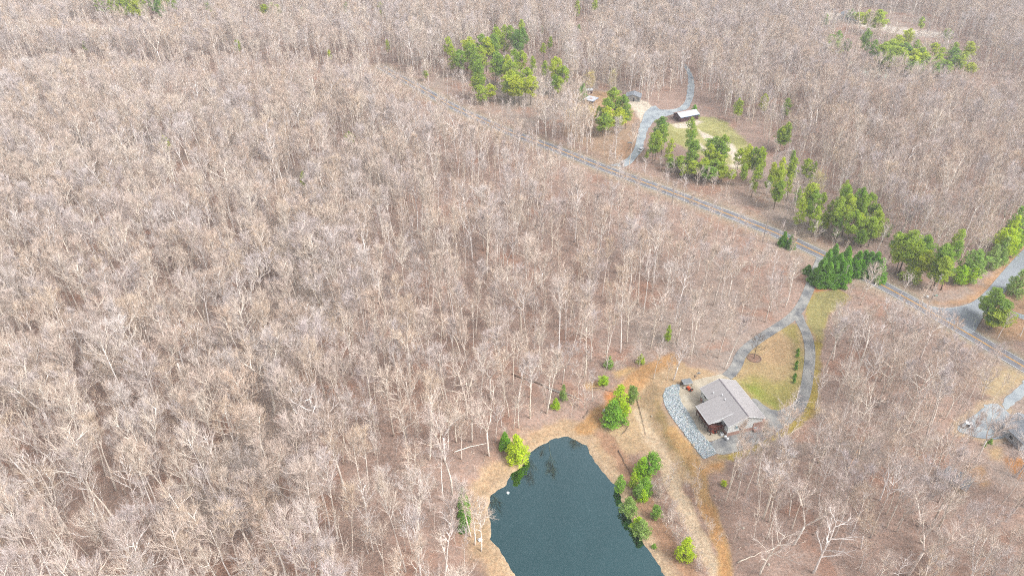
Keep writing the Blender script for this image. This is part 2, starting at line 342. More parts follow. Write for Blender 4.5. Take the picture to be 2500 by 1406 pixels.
paint(sdist(FAR_YARD, GX, GY), (246,236,222), 3, 4, .95); paint(sdist(FAR_GREEN, GX, GY), (196,216,200), 5, 5, .8)
# lawns
paint(D['lin'] - .3, (206,180,134), .6, .5); g1 = fbm(GX + 50, GY, 1 / 7., 4)
paint(sdist(GL([(1810,930),(1840,920),(1900,935),(1958,900),(1950,970),(1905,1000),(1868,990),(1840,970)]), GX, GY), (186,180,100), 3, 3, .8)
paint(sdist(GL([(1812,935),(1850,945),(1885,985),(1862,990)]), GX, GY), (166,180,76), 3, 2.5, .8)
paint(sdist(GL([(1900,800),(1938,795),(1956,820),(1960,900),(1945,900),(1935,830)]), GX, GY), (182,172,98), 1.5, 2, .8)
paint(sdist(GL([(1860,828),(1900,812),(1928,835),(1935,865),(1915,890),(1880,892),(1855,870)]), GX, GY), (224,190,146), 2.0, 1.0, .9)
paint(D['lout'], (194,172,112), .9, 1.2); paint(np.where((D['lout'] < 0) & (g1 > .5), -3., 3.), (206,184,84), 2, 1, .6)
paint(sdist(GL([(1990,716),(2045,706),(2074,724),(2030,764),(2012,800),(2006,830),(1985,812),(1968,785),(1972,740)]), GX, GY), (184,176,118), 1.2, 1.2, .95)
paint(ldist(GL([(1841,874),(1842,875)]), GX, GY) - 1.9, (176,142,122), .3, .3)
col *= (1 + .10 * NJ[..., None])
# partition of the faces
zone = np.zeros(GX.shape, int)
jit = NJ * .5
zone[(D['lin'] + jit < 0) | (D['lout'] + jit < 0)] = 1
zone[(D['field'] + jit < 0)] = 2
tr = np.minimum.reduce([ldist(TRACK_A, GX, GY) - 1.8, ldist(TRACK_B, GX, GY) - 1.8, ldist(TRACK_C, GX, GY) - 2.3, ldist(TRACK_D, GX, GY) - 2.4, ldist(BANK_L, GX, GY) - 2.3])
zone[(tr + jit < 0) & (zone == 0)] = 3
allv = np.stack([GX, GY, GZv], -1).reshape(-1, 3); allc = np.clip(col, 0, 1).reshape(-1, 3)
ii = np.arange((ny - 1) * (nx - 1)); r_ = ii // (nx - 1); c_ = ii % (nx - 1); v0 = r_ * nx + c_
quads = np.stack([v0, v0 + 1, v0 + nx + 1, v0 + nx], -1); zf = zone.ravel()[v0]
for zid, nm in enumerate(['ground', 'lawn', 'field', 'dirt_track']):
    q = quads[zf == zid]; used, inv = np.unique(q.ravel(), return_inverse=True)
    me = bpy.data.meshes.new(nm); me.vertices.add(len(used)); me.vertices.foreach_set('co', allv[used].ravel())
    me.loops.add(len(inv)); me.loops.foreach_set('vertex_index', inv.astype(np.int32))
    me.polygons.add(len(q)); me.polygons.foreach_set('loop_start', np.arange(0, len(inv), 4)); me.polygons.foreach_set('loop_total', np.full(len(q), 4))
    me.polygons.foreach_set('use_smooth', np.ones(len(q), bool)); me.update(calc_edges=True)
    a = me.color_attributes.new('Col', 'FLOAT_COLOR', 'POINT'); a.data.foreach_set('color', np.hstack([allc[used], np.ones((len(used), 1))]).ravel())
    me.materials.append(M_EARTH); o = bpy.data.objects.new(nm, me); C.objects.link(o); tag(o, kind='structure')

# ------------------------------------------------------------------ draped sheets
def densify(poly, st, closed=True):
    out = []; n = len(poly)
    for i in range(n if closed else n - 1):
        a = np.array(poly[i]); b = np.array(poly[(i + 1) % n]); k = max(1, int(np.linalg.norm(b - a) / st))
        for j in range(k): out.append(tuple(a + (b - a) * j / k))
    if not closed: out.append(tuple(poly[-1]))
    return out
def smooth_line(P, it=2):
    P = [np.array(p) for p in P]
    for _ in range(it):
        Q = [P[0]]
        for a, b in zip(P[:-1], P[1:]): Q += [a * .75 + b * .25, a * .25 + b * .75]
        Q.append(P[-1]); P = Q
    return [tuple(p) for p in P]
def drape(name, poly, off, m, st=1.5, jit=.0, parent=None, smooth=1):
    P = [tuple(p) for p in poly]
    if smooth:
        P = smooth_line(P + [P[0]], 2)[:-1]
    B = densify(P, st)
    if jit: B = [(x + (float(vnoise(np.array([x * .9]), np.array([y * .9]))[0]) - .5) * jit, y + (float(vnoise(np.array([x * .9 + 50]), np.array([y * .9]))[0]) - .5) * jit) for x, y in B]
    A = np.array(B); x0, y0 = A.min(0); x1, y1 = A.max(0)
    gx, gy = np.meshgrid(np.arange(x0, x1, st), np.arange(y0, y1, st)); sdv = sdist(B, gx.ravel(), gy.ravel(), 5)
    I = np.stack([gx.ravel(), gy.ravel()], -1)[sdv < -st * .5]
    pts = [Vector(p) for p in B] + [Vector(p) for p in I.tolist()]
    vs, es, fs, *_ = delaunay_2d_cdt(pts, [], [list(range(len(B)))], 1, 1e-4)
    z = terrain(np.array([p.x for p in vs]), np.array([p.y for p in vs])) + off
    b = MB(); b.add([(p.x, p.y, zz) for p, zz in zip(vs, z)], [tuple(f) for f in fs])
    return b.build(name, m, parent, True)
def offset_line(L, d):
    L = np.array(L); t = np.gradient(L, axis=0); t /= np.linalg.norm(t, axis=1)[:, None] + 1e-9
    return L + np.stack([-t[:, 1], t[:, 0]], -1) * d
def ribbon(b, line, w, off, st=1.5, c=0.0, smooth=True, dash=None):
    L = smooth_line(line, 2) if smooth else line
    L = densify(L, st, False); R = offset_line(L, c - w / 2); Q = offset_line(L, c + w / 2)
    wv = max(1, int(w / 1.2)); rows = [R + (Q - R) * k / wv for k in range(wv + 1)]
    o = len(b.v); n = len(L)
    for r in rows:
        z = terrain(r[:, 0], r[:, 1]) + off
        b.v.extend([(float(x), float(y), float(zz)) for (x, y), zz in zip(r, z)])
    for k in range(wv):
        for i in range(n - 1):
            if dash and (i * st) % dash[0] > dash[1]: continue
            b.f.append((o + k * n + i, o + k * n + i + 1, o + (k + 1) * n + i + 1, o + (k + 1) * n + i))
    return b
def pave_mat(name, c, amp, crack=True, tint=None):
    m, n, l, p = newmat(name); tc = n.new('ShaderNodeTexCoord')
    t = n.new('ShaderNodeTexNoise'); t.inputs['Scale'].default_value = .22; t.inputs['Detail'].default_value = 7; t.inputs['Roughness'].default_value = .62; l.new(tc.outputs['Object'], t.inputs['Vector'])
    r = n.new('ShaderNodeValToRGB'); e = r.color_ramp.elements; e[0].position = .36; e[0].color = (*[x * (1 - amp) for x in S(*(tint or c))], 1); e[1].position = .62; e[1].color = (*[min(1, x * (1 + amp)) for x in S(*c)], 1)
    l.new(t.outputs[0], r.inputs[0])
    t2 = n.new('ShaderNodeTexNoise'); t2.inputs['Scale'].default_value = 5; t2.inputs['Detail'].default_value = 4; t2.inputs['Roughness'].default_value = .8; l.new(tc.outputs['Object'], t2.inputs['Vector'])
    mr = n.new('ShaderNodeMapRange'); mr.inputs[1].default_value = .3; mr.inputs[2].default_value = .7; mr.inputs[3].default_value = .86; mr.inputs[4].default_value = 1.14; l.new(t2.outputs[0], mr.inputs[0])
    x = n.new('ShaderNodeMix'); x.data_type = 'RGBA'; x.blend_type = 'MULTIPLY'; x.inputs[0].default_value = 1; l.new(r.outputs[0], x.inputs[6]); l.new(mr.outputs[0], x.inputs[7])
    l.new(x.outputs[2], p.inputs['Base Color']); p.inputs['Roughness'].default_value = .9; p.inputs['Specular IOR Level'].default_value = .2
    b = n.new('ShaderNodeBump'); b.inputs['Strength'].default_value = .25; b.inputs['Distance'].default_value = .03; l.new(t2.outputs[0], b.inputs['Height']); l.new(b.outputs[0], p.inputs['Normal'])
    return m
M_ASPH = pave_mat('road_asphalt', (152,151,157), .14); M_DRIVE = pave_mat('weathered_asphalt', (192,190,184), .1, tint=(142,144,148))
M_CONC = pave_mat('patio_concrete', (232,220,198), .08, tint=(206,190,164)); M_GRAV = pave_mat('pale_gravel', (200,208,210), .1, tint=(172,182,192)); M_SROAD = pave_mat('side_road_asphalt', (176,182,190), .08)
M_WHITE = mat('white_paint', S(232,232,230), .7, .12, 3); M_YEL = mat('yellow_paint', S(246,184,84), .7, .12, 3)
b = MB(); ribbon(b, ROAD, 6.0, .07, 2.0); road = tag(b.build('road', M_ASPH, None, True), kind='structure')
b = MB(); ribbon(b, ROAD, .26, .086, 2.0, .2); ribbon(b, ROAD, .26, .086, 2.0, -.2); b.build('centre_line', M_YEL, road)
b = MB(); ribbon(b, ROAD, .3, .086, 2.0, 2.75); k_ = b.build('edge_line', M_WHITE, road); b = MB(); ribbon(b, ROAD, .3, .086, 2.0, -2.75); b.build('edge_line', M_WHITE, road)
sr = tag(drape('side_road', SIDE_ROAD, .078, M_SROAD, 1.6), kind='structure')
b = MB(); ribbon(b, GL([(2215,722),(2252,741),(2277,750),(2311,754),(2352,748),(2372,742)]), .2, .092, 1.5); b.build('edge_line', M_WHITE, sr)
b = MB(); ribbon(b, GL([(2385,778),(2374,792),(2378,806),(2396,818)]), .2, .092, 1.5); b.build('edge_line', M_WHITE, sr)
b = MB(); ribbon(b, DRIVE_W, 3.3, .082, 1.2); ribbon(b, DRIVE_E, 3.2, .086, 1.2); drv = tag(b.build('driveway', M_DRIVE, None, True), kind='structure')
tag(drape('driveway_apron', APRON, .09, M_DRIVE, 1.5, smooth=0), kind='structure')
pt = tag(drape('patio', PATIO, .096, M_CONC, 1.5), kind='structure')
b = MB(); PK = smooth_line(PATIO[1:11], 2); ribbon(b, PK, .22, .19, 1.0, smooth=False); b.build('patio_edge', mat('kerb_concrete', S(236,222,196), .85, .1, 2), pt)
tag(drape('gravel_drive', GRAVEL, .082, M_GRAV, 2.0, .8), kind='structure')
tag(drape('gravel_lot', LOT, .08, M_GRAV, 1.5, .8), kind='structure'); tag(drape('lot_driveway', LOT_DRIVE, .074, M_GRAV, 1.5, .8), kind='structure')
b = MB(); ribbon(b, GL([(2440,752),(2470,764),(2500,775),(2560,790)]), 3.0, .07, 1.2); tag(b.build('path', M_GRAV, None, True), kind='structure')

# ------------------------------------------------------------------ pond water
m, n, l, p = newmat('pond_water'); n.remove(p)
gl = n.new('ShaderNodeBsdfGlossy'); gl.inputs['Roughness'].default_value = .015; fr = n.new('ShaderNodeFresnel'); fr.inputs['IOR'].default_value = 1.33
tc = n.new('ShaderNodeTexCoord'); t = n.new('ShaderNodeTexNoise'); t.inputs['Scale'].default_value = .12; t.inputs['Detail'].default_value = 3; l.new(tc.outputs['Object'], t.inputs['Vector'])
mr = n.new('ShaderNodeMapRange'); mr.inputs[1].default_value = .0; mr.inputs[2].default_value = 1; mr.inputs[3].default_value = .9; mr.inputs[4].default_value = 1.1; l.new(t.outputs[0], mr.inputs[0])
mx = n.new('ShaderNodeMix'); mx.data_type = 'RGBA'; mx.inputs[6].default_value = (.070, .160, .165, 1); mx.inputs[7].default_value = (.9, .95, 1, 1); l.new(fr.outputs[0], mx.inputs[0])
m2_ = n.new('ShaderNodeMix'); m2_.data_type = 'RGBA'; m2_.blend_type = 'MULTIPLY'; m2_.inputs[0].default_value = 1; l.new(mx.outputs[2], m2_.inputs[6]); l.new(mr.outputs[0], m2_.inputs[7])
l.new(m2_.outputs[2], gl.inputs['Color']); l.new(gl.outputs[0], n['Material Output'].inputs['Surface'])
A = np.array(POND); cx, cy = A.mean(0); big = [((x - cx) * 1.08 + cx, (y - cy) * 1.06 + cy) for x, y in POND]
b = MB(); b.add([(x, y, -2.45) for x, y in big], [tuple(range(len(big)))]); tag(b.build('pond', m), kind='structure')

# ------------------------------------------------------------------ riprap stones
m, n, l, p = newmat('riprap_rock'); a = n.new('ShaderNodeAttribute'); a.attribute_name = 'Col'; l.new(a.outputs['Color'], p.inputs['Base Color']); p.inputs['Roughness'].default_value = .8
M_ROCK = m
def rock(rg, r):
    P = np.array([(1,0,0),(-1,0,0),(0,1,0),(0,-1,0),(0,0,1),(0,0,-1)], float)
    t = (1 + 5 ** .5) / 2
    V = np.array([(-1,t,0),(1,t,0),(-1,-t,0),(1,-t,0),(0,-1,t),(0,1,t),(0,-1,-t),(0,1,-t),(t,0,-1),(t,0,1),(-t,0,-1),(-t,0,1)], float)
    V /= np.linalg.norm(V[0]); V = V * rg.uniform(.7, 1.15, (12, 1)) * rg.uniform(.6, 1.2, 3) * r
    return V
ICOF = [(0,11,5),(0,5,1),(0,1,7),(0,7,10),(0,10,11),(1,5,9),(5,11,4),(11,10,2),(10,7,6),(7,1,8),(3,9,4),(3,4,2),(3,2,6),(3,6,8),(3,8,9),(4,9,5),(2,4,11),(6,2,10),(8,6,7),(9,8,1)]
A = np.array(RIPRAP); x0, y0 = A.min(0); x1, y1 = A.max(0)
cand = np.stack([rng.uniform(x0, x1, 20000), rng.uniform(y0, y1, 20000)], -1); cand = cand[sdist(RIPRAP, cand[:, 0], cand[:, 1]) < .1]
b = MB(); cols = []; zz = terrain(cand[:, 0], cand[:, 1])
pal = [S(*c, 1.75) for c in [(190,204,214),(214,220,226),(160,174,186),(238,240,240),(136,148,158),(198,212,214),(210,204,196),(178,198,192)]]
for (x, y), z in zip(cand, zz):
    V = rock(rng, rng.uniform(.09, .24)) + np.array([x, y, z + .08]); b.add(V, ICOF); cols += [pal[rng.integers(len(pal))]] * 12
o = b.build('riprap_stones', M_ROCK); o.data.color_attributes.new('Col', 'FLOAT_COLOR', 'POINT').data.foreach_set('color', np.hstack([np.array(cols), np.ones((len(cols), 1))]).ravel())
tag(o, 'bluish grey riprap stones banked along the curved patio edge', 'rocks', kind='stuff')
drape('riprap_bank', RIPRAP, .05, mat('riprap_bed', S(150,158,164), .95, .3, 2), 1.2)
tag(bpy.data.objects['riprap_bank'], kind='structure')

# ------------------------------------------------------------------ trees
def unit(v): return v / (np.linalg.norm(v, axis=-1, keepdims=True) + 1e-9)
def ribbons(P0, P1, w0, w1, rg):
    """flat twigs: one quad (two triangles) from P0 to P1, widths w0 -> w1"""
    d = unit(P1 - P0); s = unit(np.cross(d, rg.normal(size=d.shape)))
    a = P0 - s * w0 / 2; b = P0 + s * w0 / 2; c = P1 + s * w1 / 2
    T = [np.stack([a, b, c], 1)]
    if w1 > 0: T.append(np.stack([a, c, P1 - s * w1 / 2], 1))
    return np.concatenate(T)
def wander(p, d, L, n, rg, bend=.18, up=.0):
    pts = [np.array(p, float)]; d = np.array(d, float)
    for i in range(n):
        d = unit(d + rg.normal(size=3) * bend + np.array([0, 0, up])); pts.append(pts[-1] + d * L / n)
    return pts
def at(pts, t):
    t = t * (len(pts) - 1); i = min(int(t), len(pts) - 2); f = t - i
    return pts[i] * (1 - f) + pts[i + 1] * f, unit(pts[i + 1] - pts[i])
def bare_meshes(seed, H=23, R=5.0, cb=.42, fork=0, nl=13, n2=6, n3=7, n4=3, ang=48, tr=.24, tw=1.0, leaves=None, wob=.035):
    rg = np.random.default_rng(seed); T = MB(); K = MB()
    stems = []
    if fork:
        hz = H * rg.uniform(.22, .42); base = wander((0, 0, -.6), (0, 0, 1), hz + .6, 4, rg, wob); T.tube(base, np.linspace(tr * 1.25, tr, 5), 7)
        for k in range(fork):
            az = 2 * math.pi * k / fork + rg.uniform(-.4, .4); d = unit(np.array([math.cos(az) * .38, math.sin(az) * .38, 1]))
            st = wander(base[-1] - d * .1, d, (H - hz) * rg.uniform(.75, .92), 7, rg, .09, .06); T.tube(st, np.linspace(tr * .8, tr * .2, 8), 6); stems.append((st, .12, nl // fork + 2, R * .72))
    else:
        st = wander((0, 0, -.6), (rg.normal() * .03, rg.normal() * .03, 1), H * .9 + .6, 9, rg, wob, .05); T.tube(st, np.append(np.linspace(tr * 1.1, tr * .55, 6), np.linspace(tr * .45, .05, 4)), 7); stems.append((st, cb, nl, R))
    S3a, S3b, S4a, S4b = [], [], [], []; leafp = []
    for st, c0, m, RR in stems:
        az = rg.uniform(0, 6.28)
        for i in range(m):
            t = c0 + (1 - c0) * ((i + rg.uniform(0, .8)) / m) ** .85; t = min(t, .985); az += 2.4 + rg.uniform(-.5, .5)
            p, dt = at(st, t); prof = (1 - (max(0, (t - c0) / (1 - c0)) - .25) ** 2 * 1.1)
            L = RR * prof * rg.uniform(.75, 1.25); e = math.radians(ang + rg.uniform(-14, 14)); d = np.array([math.cos(az) * math.cos(e * .9), math.sin(az) * math.cos(e * .9), math.sin(e)])
            lim = wander(p, d, L, 5, rg, .11, .06); r0 = tr * .44 * (1.1 - .5 * t) * rg.uniform(.8, 1.2); K.tube(lim, np.linspace(r0, .028, 6), 5, False)
            for j in range(n2):
                tj = .2 + .8 * (j + rg.uniform(.1, .9)) / n2; q, dq = at(lim, min(tj, .99)); side = unit(np.cross(dq, rg.normal(size=3)))
                L2 = L * .5 * (1.15 - .55 * tj) * rg.uniform(.7, 1.3); d2 = unit(dq * 1.1 + side * .62 + np.array([0, 0, .25])); br = wander(q, d2, L2, 3, rg, .12, .08)
                K.tube(br, np.linspace(.05, .02, 4), 3, False)
                for k in range(n3):
                    tk = .15 + .85 * (k + rg.uniform(0, 1)) / n3; q3, dk = at(br, min(tk, .99)); s3 = unit(np.cross(dk, rg.normal(size=3)))
                    L3 = rg.uniform(.9, 2.1); e3 = q3 + unit(dk * 1.1 + s3 * .62 + np.array([0, 0, .3])) * L3; S3a.append(q3); S3b.append(e3)
    A = np.array(S3a); B = np.array(S3b); K.tris(ribbons(A, B, .052 * tw, .018 * tw, rg))
    for k in range(n4):
        f = rg.uniform(.15, 1.0, (len(A), 1)); p = A + (B - A) * f; d = unit(unit(B - A) * .9 + rg.normal(size=A.shape) * .34 + np.array([0, 0, .25])); e = p + d * rg.uniform(.45, 1.1, (len(A), 1))
        K.tris(ribbons(p, e, .023 * tw, 0, rg)); leafp.append(e)
    lf = None
    if leaves:
        E_ = np.concatenate(leafp); sel = E_[rg.random(len(E_)) < leaves]; lf = MB().tris(blades(sel + rg.normal(size=sel.shape) * .15, .16, rg))
    return T, K, lf
def blades(P, s, rg, up=.0):
    n = len(P); a = rg.normal(size=(n, 3)); a[:, 2] += up; a = unit(a); b = unit(np.cross(a, rg.normal(size=(n, 3))))
    sz = s * rg.uniform(.7, 1.3, (n, 1))
    return np.stack([P - b * sz * .45, P + b * sz * .45, P + a * sz * 1.3], 1)
def puffs(Cn, Rr, per, s, rg, flat=.75):
    out = []
    for c, r in zip(Cn, Rr):
        k = int(per * (r ** 2)); d = unit(rg.normal(size=(k, 3))); rad = r * rg.uniform(.45, 1.0, (k, 1)) ** .6
        P = c + d * rad * np.array([1, 1, flat]); a = unit(d * 1.2 + rg.normal(size=(k, 3)) * .45 + np.array([0, 0, .35])); b = unit(np.cross(a, rg.normal(size=(k, 3)))); sz = s * rg.uniform(.7, 1.3, (k, 1))
        out.append(np.stack([P - b * sz * .42, P + b * sz * .42, P + a * sz * 1.25], 1))
    return np.concatenate(out)
def pine_meshes(seed, H=19, R=3.6, cb=.36, wh=11, per=130, pr=1.08, shape='round', lean=.02):
    rg = np.random.default_rng(seed); T = MB(); K = MB()
    st = wander((0, 0, -.6), (rg.normal() * lean, rg.normal() * lean, 1), H * .97 + .6, 8, rg, .03, .05); T.tube(st, np.linspace(.24, .05, 9), 6)
    Cn, Rr = [], []; az = 0
    for i in range(wh):
        f = i / (wh - 1); t = cb + (1 - cb) * f
        prof = (math.sin(math.pi * min(1, (f * .82 + .2))) ** .7) if shape == 'round' else (1 - f) ** .8 + .08
        nb = max(3, int(6 * prof + 1)); az += .7
        for j in range(nb):
            if shape == 'round' and rg.random() < .12 + .25 * (1 - f): continue
            a = az + 2 * math.pi * j / nb + rg.uniform(-.4, .4); L = R * prof * rg.uniform(.6, 1.15); p, _ = at(st, min(t + rg.uniform(-.03, .03), .99))
            d = np.array([math.cos(a), math.sin(a), .25 + .5 * f]); br = wander(p, unit(d), L, 3, rg, .14, .08); T.tube(br, np.linspace(.07, .02, 4), 3, False)
            Cn.append(br[-1]); Rr.append(pr * rg.uniform(.75, 1.25) * (1 - .25 * f))
            if L > 1.6: Cn.append(br[-1] * .45 + br[1] * .55 + rg.normal(size=3) * .3); Rr.append(pr * rg.uniform(.6, 1.0))
            if L > 2.4: s2 = br[2] + rg.normal(size=3) * .8; Cn.append(s2); Rr.append(pr * rg.uniform(.55, .9))
    Cn.append(st[-1] + np.array([0, 0, .1])); Rr.append(pr * .8)
    K.tris(puffs(Cn, Rr, per, .30, rg)); return T, K
def cone_meshes(seed, H=14, R=3.2, per=62, n=230, s=.30, pr=.62):
    rg = np.random.default_rng(seed); T = MB(); K = MB(); T.tube([(0, 0, -.5), (0, 0, H * .5), (0, 0, H * .95)], [.22, .13, .04], 6)
    f = rg.uniform(0, 1, n) ** 1.25; a = rg.uniform(0, 6.28, n); rr = R * (1 - f) ** .72 * (1 + .14 * np.sin(a * 3 + seed) + .1 * np.sin(a * 7)) * rg.uniform(.72, 1.05, n)
    Cn = np.stack([np.cos(a) * rr, np.sin(a) * rr, .5 + f * (H - .6)], -1); Rr = pr * rg.uniform(.7, 1.3, n) * (1 - .35 * f)
    ko = puffs(Cn, Rr, per * 3.0, s, rg, 1.25); K.tris(ko)
    return T, K

BARE = []      # (trunk mesh, crown mesh, description)
def reg(T, K, desc, mt=None, mk=None, tn='trunk', kn='crown'):
    return (T.mesh(tn, mt or M_BARK, True), K.mesh(kn, mk) if mk else K.mesh(kn, M_BARK, False, M_TWIG), desc)
specs = [
    (11, dict(H=24, R=4.2, cb=.52, ang=56), 'tall straight'), (12, dict(H=22, R=5.4, cb=.36, nl=15, ang=46), 'broad crowned'),
    (13, dict(H=23, fork=2, R=5.4, ang=52), 'two-stemmed forked'), (14, dict(H=25, R=3.8, ang=60, cb=.6, nl=12, n3=8), 'high crowned slender'),
    (15, dict(H=21, fork=3, R=5.8, tr=.22), 'three-stemmed vase shaped'), (16, dict(H=22, R=5.4, cb=.4, ang=56, n3=9, n4=5), 'dense twiggy round-topped'),
    (17, dict(H=19, R=4.6, cb=.4, nl=11, wob=.08, ang=34), 'crooked'), (18, dict(H=26, R=4.6, cb=.56, nl=14, ang=58), 'very tall'),
    (19, dict(H=20, R=6.2, cb=.3, nl=11, n2=5, n3=6, n4=3, ang=38, tr=.3, wob=.06), 'wide spreading thick-limbed'),
    (20, dict(H=23, R=4.0, cb=.56, nl=13, n2=5, n3=6, n4=3), 'open thin-crowned'), (21, dict(H=24, fork=2, R=5.2, n3=8, n4=5), 'forked dense-topped'), (22, dict(H=18, R=3.6, cb=.4, nl=10, tr=.15), 'small slim')]
for sd, kw, ds in specs:
    T, K, _ = bare_meshes(sd, **kw); BARE.append(reg(T, K, ds))
SAPL = []
for sd in range(4):
    T, K, _ = bare_meshes(60 + sd, H=7 + sd * 1.2, R=1.9, cb=.2, nl=8, n2=3, n3=4, n4=3, tr=.07, ang=60, tw=.9); SAPL.append(reg(T, K, 'sapling'))
for sd, h_ in ((70, 13), (71, 16)):
    T, K, _ = bare_meshes(sd, H=h_, R=1.9, cb=.55, nl=9, n2=3, n3=4, n4=2, tr=.11, ang=62, wob=.025); SAPL.append(reg(T, K, 'pole'))
PINES = []
for sd, kw, ds in [(31, dict(H=19, R=3.7), 'tall clumpy'), (32, dict(H=19, R=3.2, cb=.5, wh=7), 'high crowned'), (33, dict(H=19, R=4.2, cb=.3, wh=10), 'broad'), (34, dict(H=19, R=3.0, cb=.25, wh=12, pr=.8), 'narrow'), (35, dict(H=19, R=3.9, cb=.4, lean=.06), 'leaning')]:
    PINES.append(reg(*pine_meshes(sd, **kw), ds, M_DARKBARK, M_PINE))
YOUNG = [reg(*pine_meshes(41, H=9, R=2.7, cb=.08, wh=14, per=150, pr=.56, shape='cone'), 'young bushy', M_DARKBARK, M_YOUNG), reg(*pine_meshes(42, H=9, R=2.1, cb=.12, wh=13, per=150, pr=.5, shape='cone'), 'young narrow', M_DARKBARK, M_YOUNG),
         reg(*pine_meshes(43, H=9, R=2.8, cb=.1, wh=12, per=150, pr=.66, shape='round'), 'young rounded', M_DARKBARK, M_YOUNG)]
CONES = [reg(*cone_meshes(51), 'cypress', M_DARKBARK, M_DKGREEN), reg(*cone_meshes(52, H=9, R=2.6, n=150), 'cypress', M_DARKBARK, M_DKGREEN)]
JUN = reg(*cone_meshes(53, H=1.9, R=.5, n=60, s=.12, pr=.2, per=200), 'juniper', M_DARKBARK, M_DKGREEN)
T_, K_, L_ = bare_meshes(71, H=12, R=3.4, cb=.2, nl=16, ang=60, leaves=.9, tr=.12); OLV = (T_.mesh('trunk', M_BARK, True), K_.mesh('crown', M_BARK, False, M_TWIG), L_.mesh('leaves', M_OLIVE))

def place(u, v): return '%d%% across %d%% up' % (round(u / 25), round((1406 - v) / 14.06))
NAMEOF = {}
def tree(name, var, x, y, s, rz, label, cat, group, tilt=(0, 0), sx=1.0, names=('trunk', 'crown')):
    r = bpy.data.objects.new(name, None); C.objects.link(r); r.location = (x, y, th(x, y)); r.rotation_euler = (tilt[0], tilt[1], rz); r.scale = (s * sx, s * sx, s)
    tag(r, label, cat, group)
    for nm, me in zip(names, (var[0], var[1])):
        o = bpy.data.objects.new(nm, me); C.objects.link(o); o.parent = r
    return r
used_xy = []
def evergreen(kind, u, v, h, d, where, base=None, what=None, name='pine_tree'):
    """crown top at pixel (u,v); h metres tall, d crown width"""
    lib, h0, d0 = dict(P=(PINES, 19, 8.2), Y=(YOUNG, 9, 6.2), C=(CONES[:1], 14, 6.8), c=(CONES[1:], 9, 5.6))[kind]
    k = rng.integers(len(lib)); x, y = G(u, v, h * .97); s = h / h0
    col_ = what or {'P': lib[k][2] + ' green pine', 'Y': lib[k][2] + ' pine', 'C': 'dark conical evergreen', 'c': 'dark green evergreen'}[kind]
    cu, cv = project(x, y, th(x, y) + h * .7)
    t = tree(name if kind in 'PY' else 'cypress_tree', lib[k], x, y, s, rng.uniform(0, 6.28), '%s %s, %s' % (col_, where, place(cu, cv)), 'evergreen tree' if kind in 'Cc' else 'pine tree', 'evergreens ' + where, sx=d / d0 / s)
    used_xy.append((x, y, d * .3)); return t
W1 = 'in the pine stand above the road'
for u, v, h, d in [(1089,94,19,6.5),(1107,112,18,6.5),(1124,122,17,6),(1147,90,20,8),(1171,88,20,8),(1186,96,20,8),(1200,84,21,8),(1139,104,18,7),(1160,112,18,7),(1179,113,18,7),(1215,71,20,7),(1233,65,21,8),(1252,65,21,8),(1267,74,20,7),(1278,51,23,6),(1276,72,20,7),(1209,126,18,7),(1224,133,18,7.5),(1239,138,18,7.5),(1252,121,18,6),(1269,127,17,6),(1252,150,18,8),(1241,172,17,8),(1262,183,17,8),(1283,169,18,7),(1297,185,17,7),(1171,148,22,6),(1167,178,16,7),(1178,212,11,7),(1196,209,10,6),(1160,130,17,7),(1240,200,13,6),(1268,208,12,6),(1203,150,15,6)]:
    evergreen('P', u, v, h, d * 1.25, W1)
for u, v, h, d in [(1361,140,21,8),(1371,164,17,8),(1353,182,14,6.5),(1363,190,13,6)]: evergreen('P', u, v, h, d, 'standing alone left of the canopy yard')
for u, v, h, d in [(1341,92,14,5),(1328,106,13,5),(1300,138,15,5),(1328,150,13,4)]: evergreen('P', u, v, h, d, 'thin among bare trees past the stand')
W2 = 'beside the upper gravel drive'
for u, v, h, d in [(1504,219,19,9),(1519,236,16,8),(1479,240,17,8),(1466,262,12,6),(1532,258,13,7),(1490,262,15,8),(1512,262,14,8),(1475,275,13,8)]: evergreen('P', u, v, h, d, W2)
W3 = 'below the brown barn'
for u, v, h, d in [(1617,285,19,9),(1624,305,17,9),(1608,318,16,8),(1600,328,15,7),(1636,340,14,7),(1690,293,20,8),(1688,318,17,8),(1694,345,15,8),(1752,332,16,11),(1768,345,15,9),(1740,352,14,9),(1776,332,17,7),(1755,375,11,8),(1690,372,11,8),(1718,385,10,8),(1665,380,9,7),(1770,395,10,8),(1700,398,8,9),(1730,408,8,9),(1762,404,8,9),(1785,415,8,7),(1672,402,7,6),(1642,388,7,6),(1745,392,9,8)]: evergreen('P', u, v, h, d * .85, W3)
evergreen('Y', 1581, 367, 4, 3, 'at the drive by the white car')
W4 = 'in the belt above the main road'
for u, v, h, d in [(1822,400,11,5),(1880,430,9,5),(1895,400,13,5),(1935,430,12,5),(1955,455,11,5),(2012,470,12,5),(2020,520,10,6),(2045,500,12,5),(2055,530,11,6),(2105,520,12,6),(2140,500,13,6),(2110,560,9,6),(1992,500,10,5),(1900,460,9,4),(1862,390,13,5),(2170,545,9,5),(1809,366,12,7),(1837,356,17,8),(1866,360,17,7),(1852,362,16,7),(1850,406,15,7),(1832,380,12,6),(1917,390,21,8),(1912,412,18,8),(1906,440,14,7),(1945,384,15,7),(1942,371,17,4),(1977,388,13,6),(1979,449,19,9),(1996,470,17,8),(1968,486,15,8),(2002,505,14,8),(2079,457,20,9),(2085,480,18,9),(2064,484,18,8),(2088,518,15,9),(2104,461,19,7),(2118,474,18,7),(2134,472,17,7),(2030,490,13,6),(2156,520,14,8),(2142,535,13,9),(2122,540,12,8),(2066,440,15,5),(1930,300,15,6),(1916,312,13,6),(1990,395,12,5)]:
    evergreen('P', u, v, h, d * .78, W4)
W5 = 'between the utility pole and the side road'
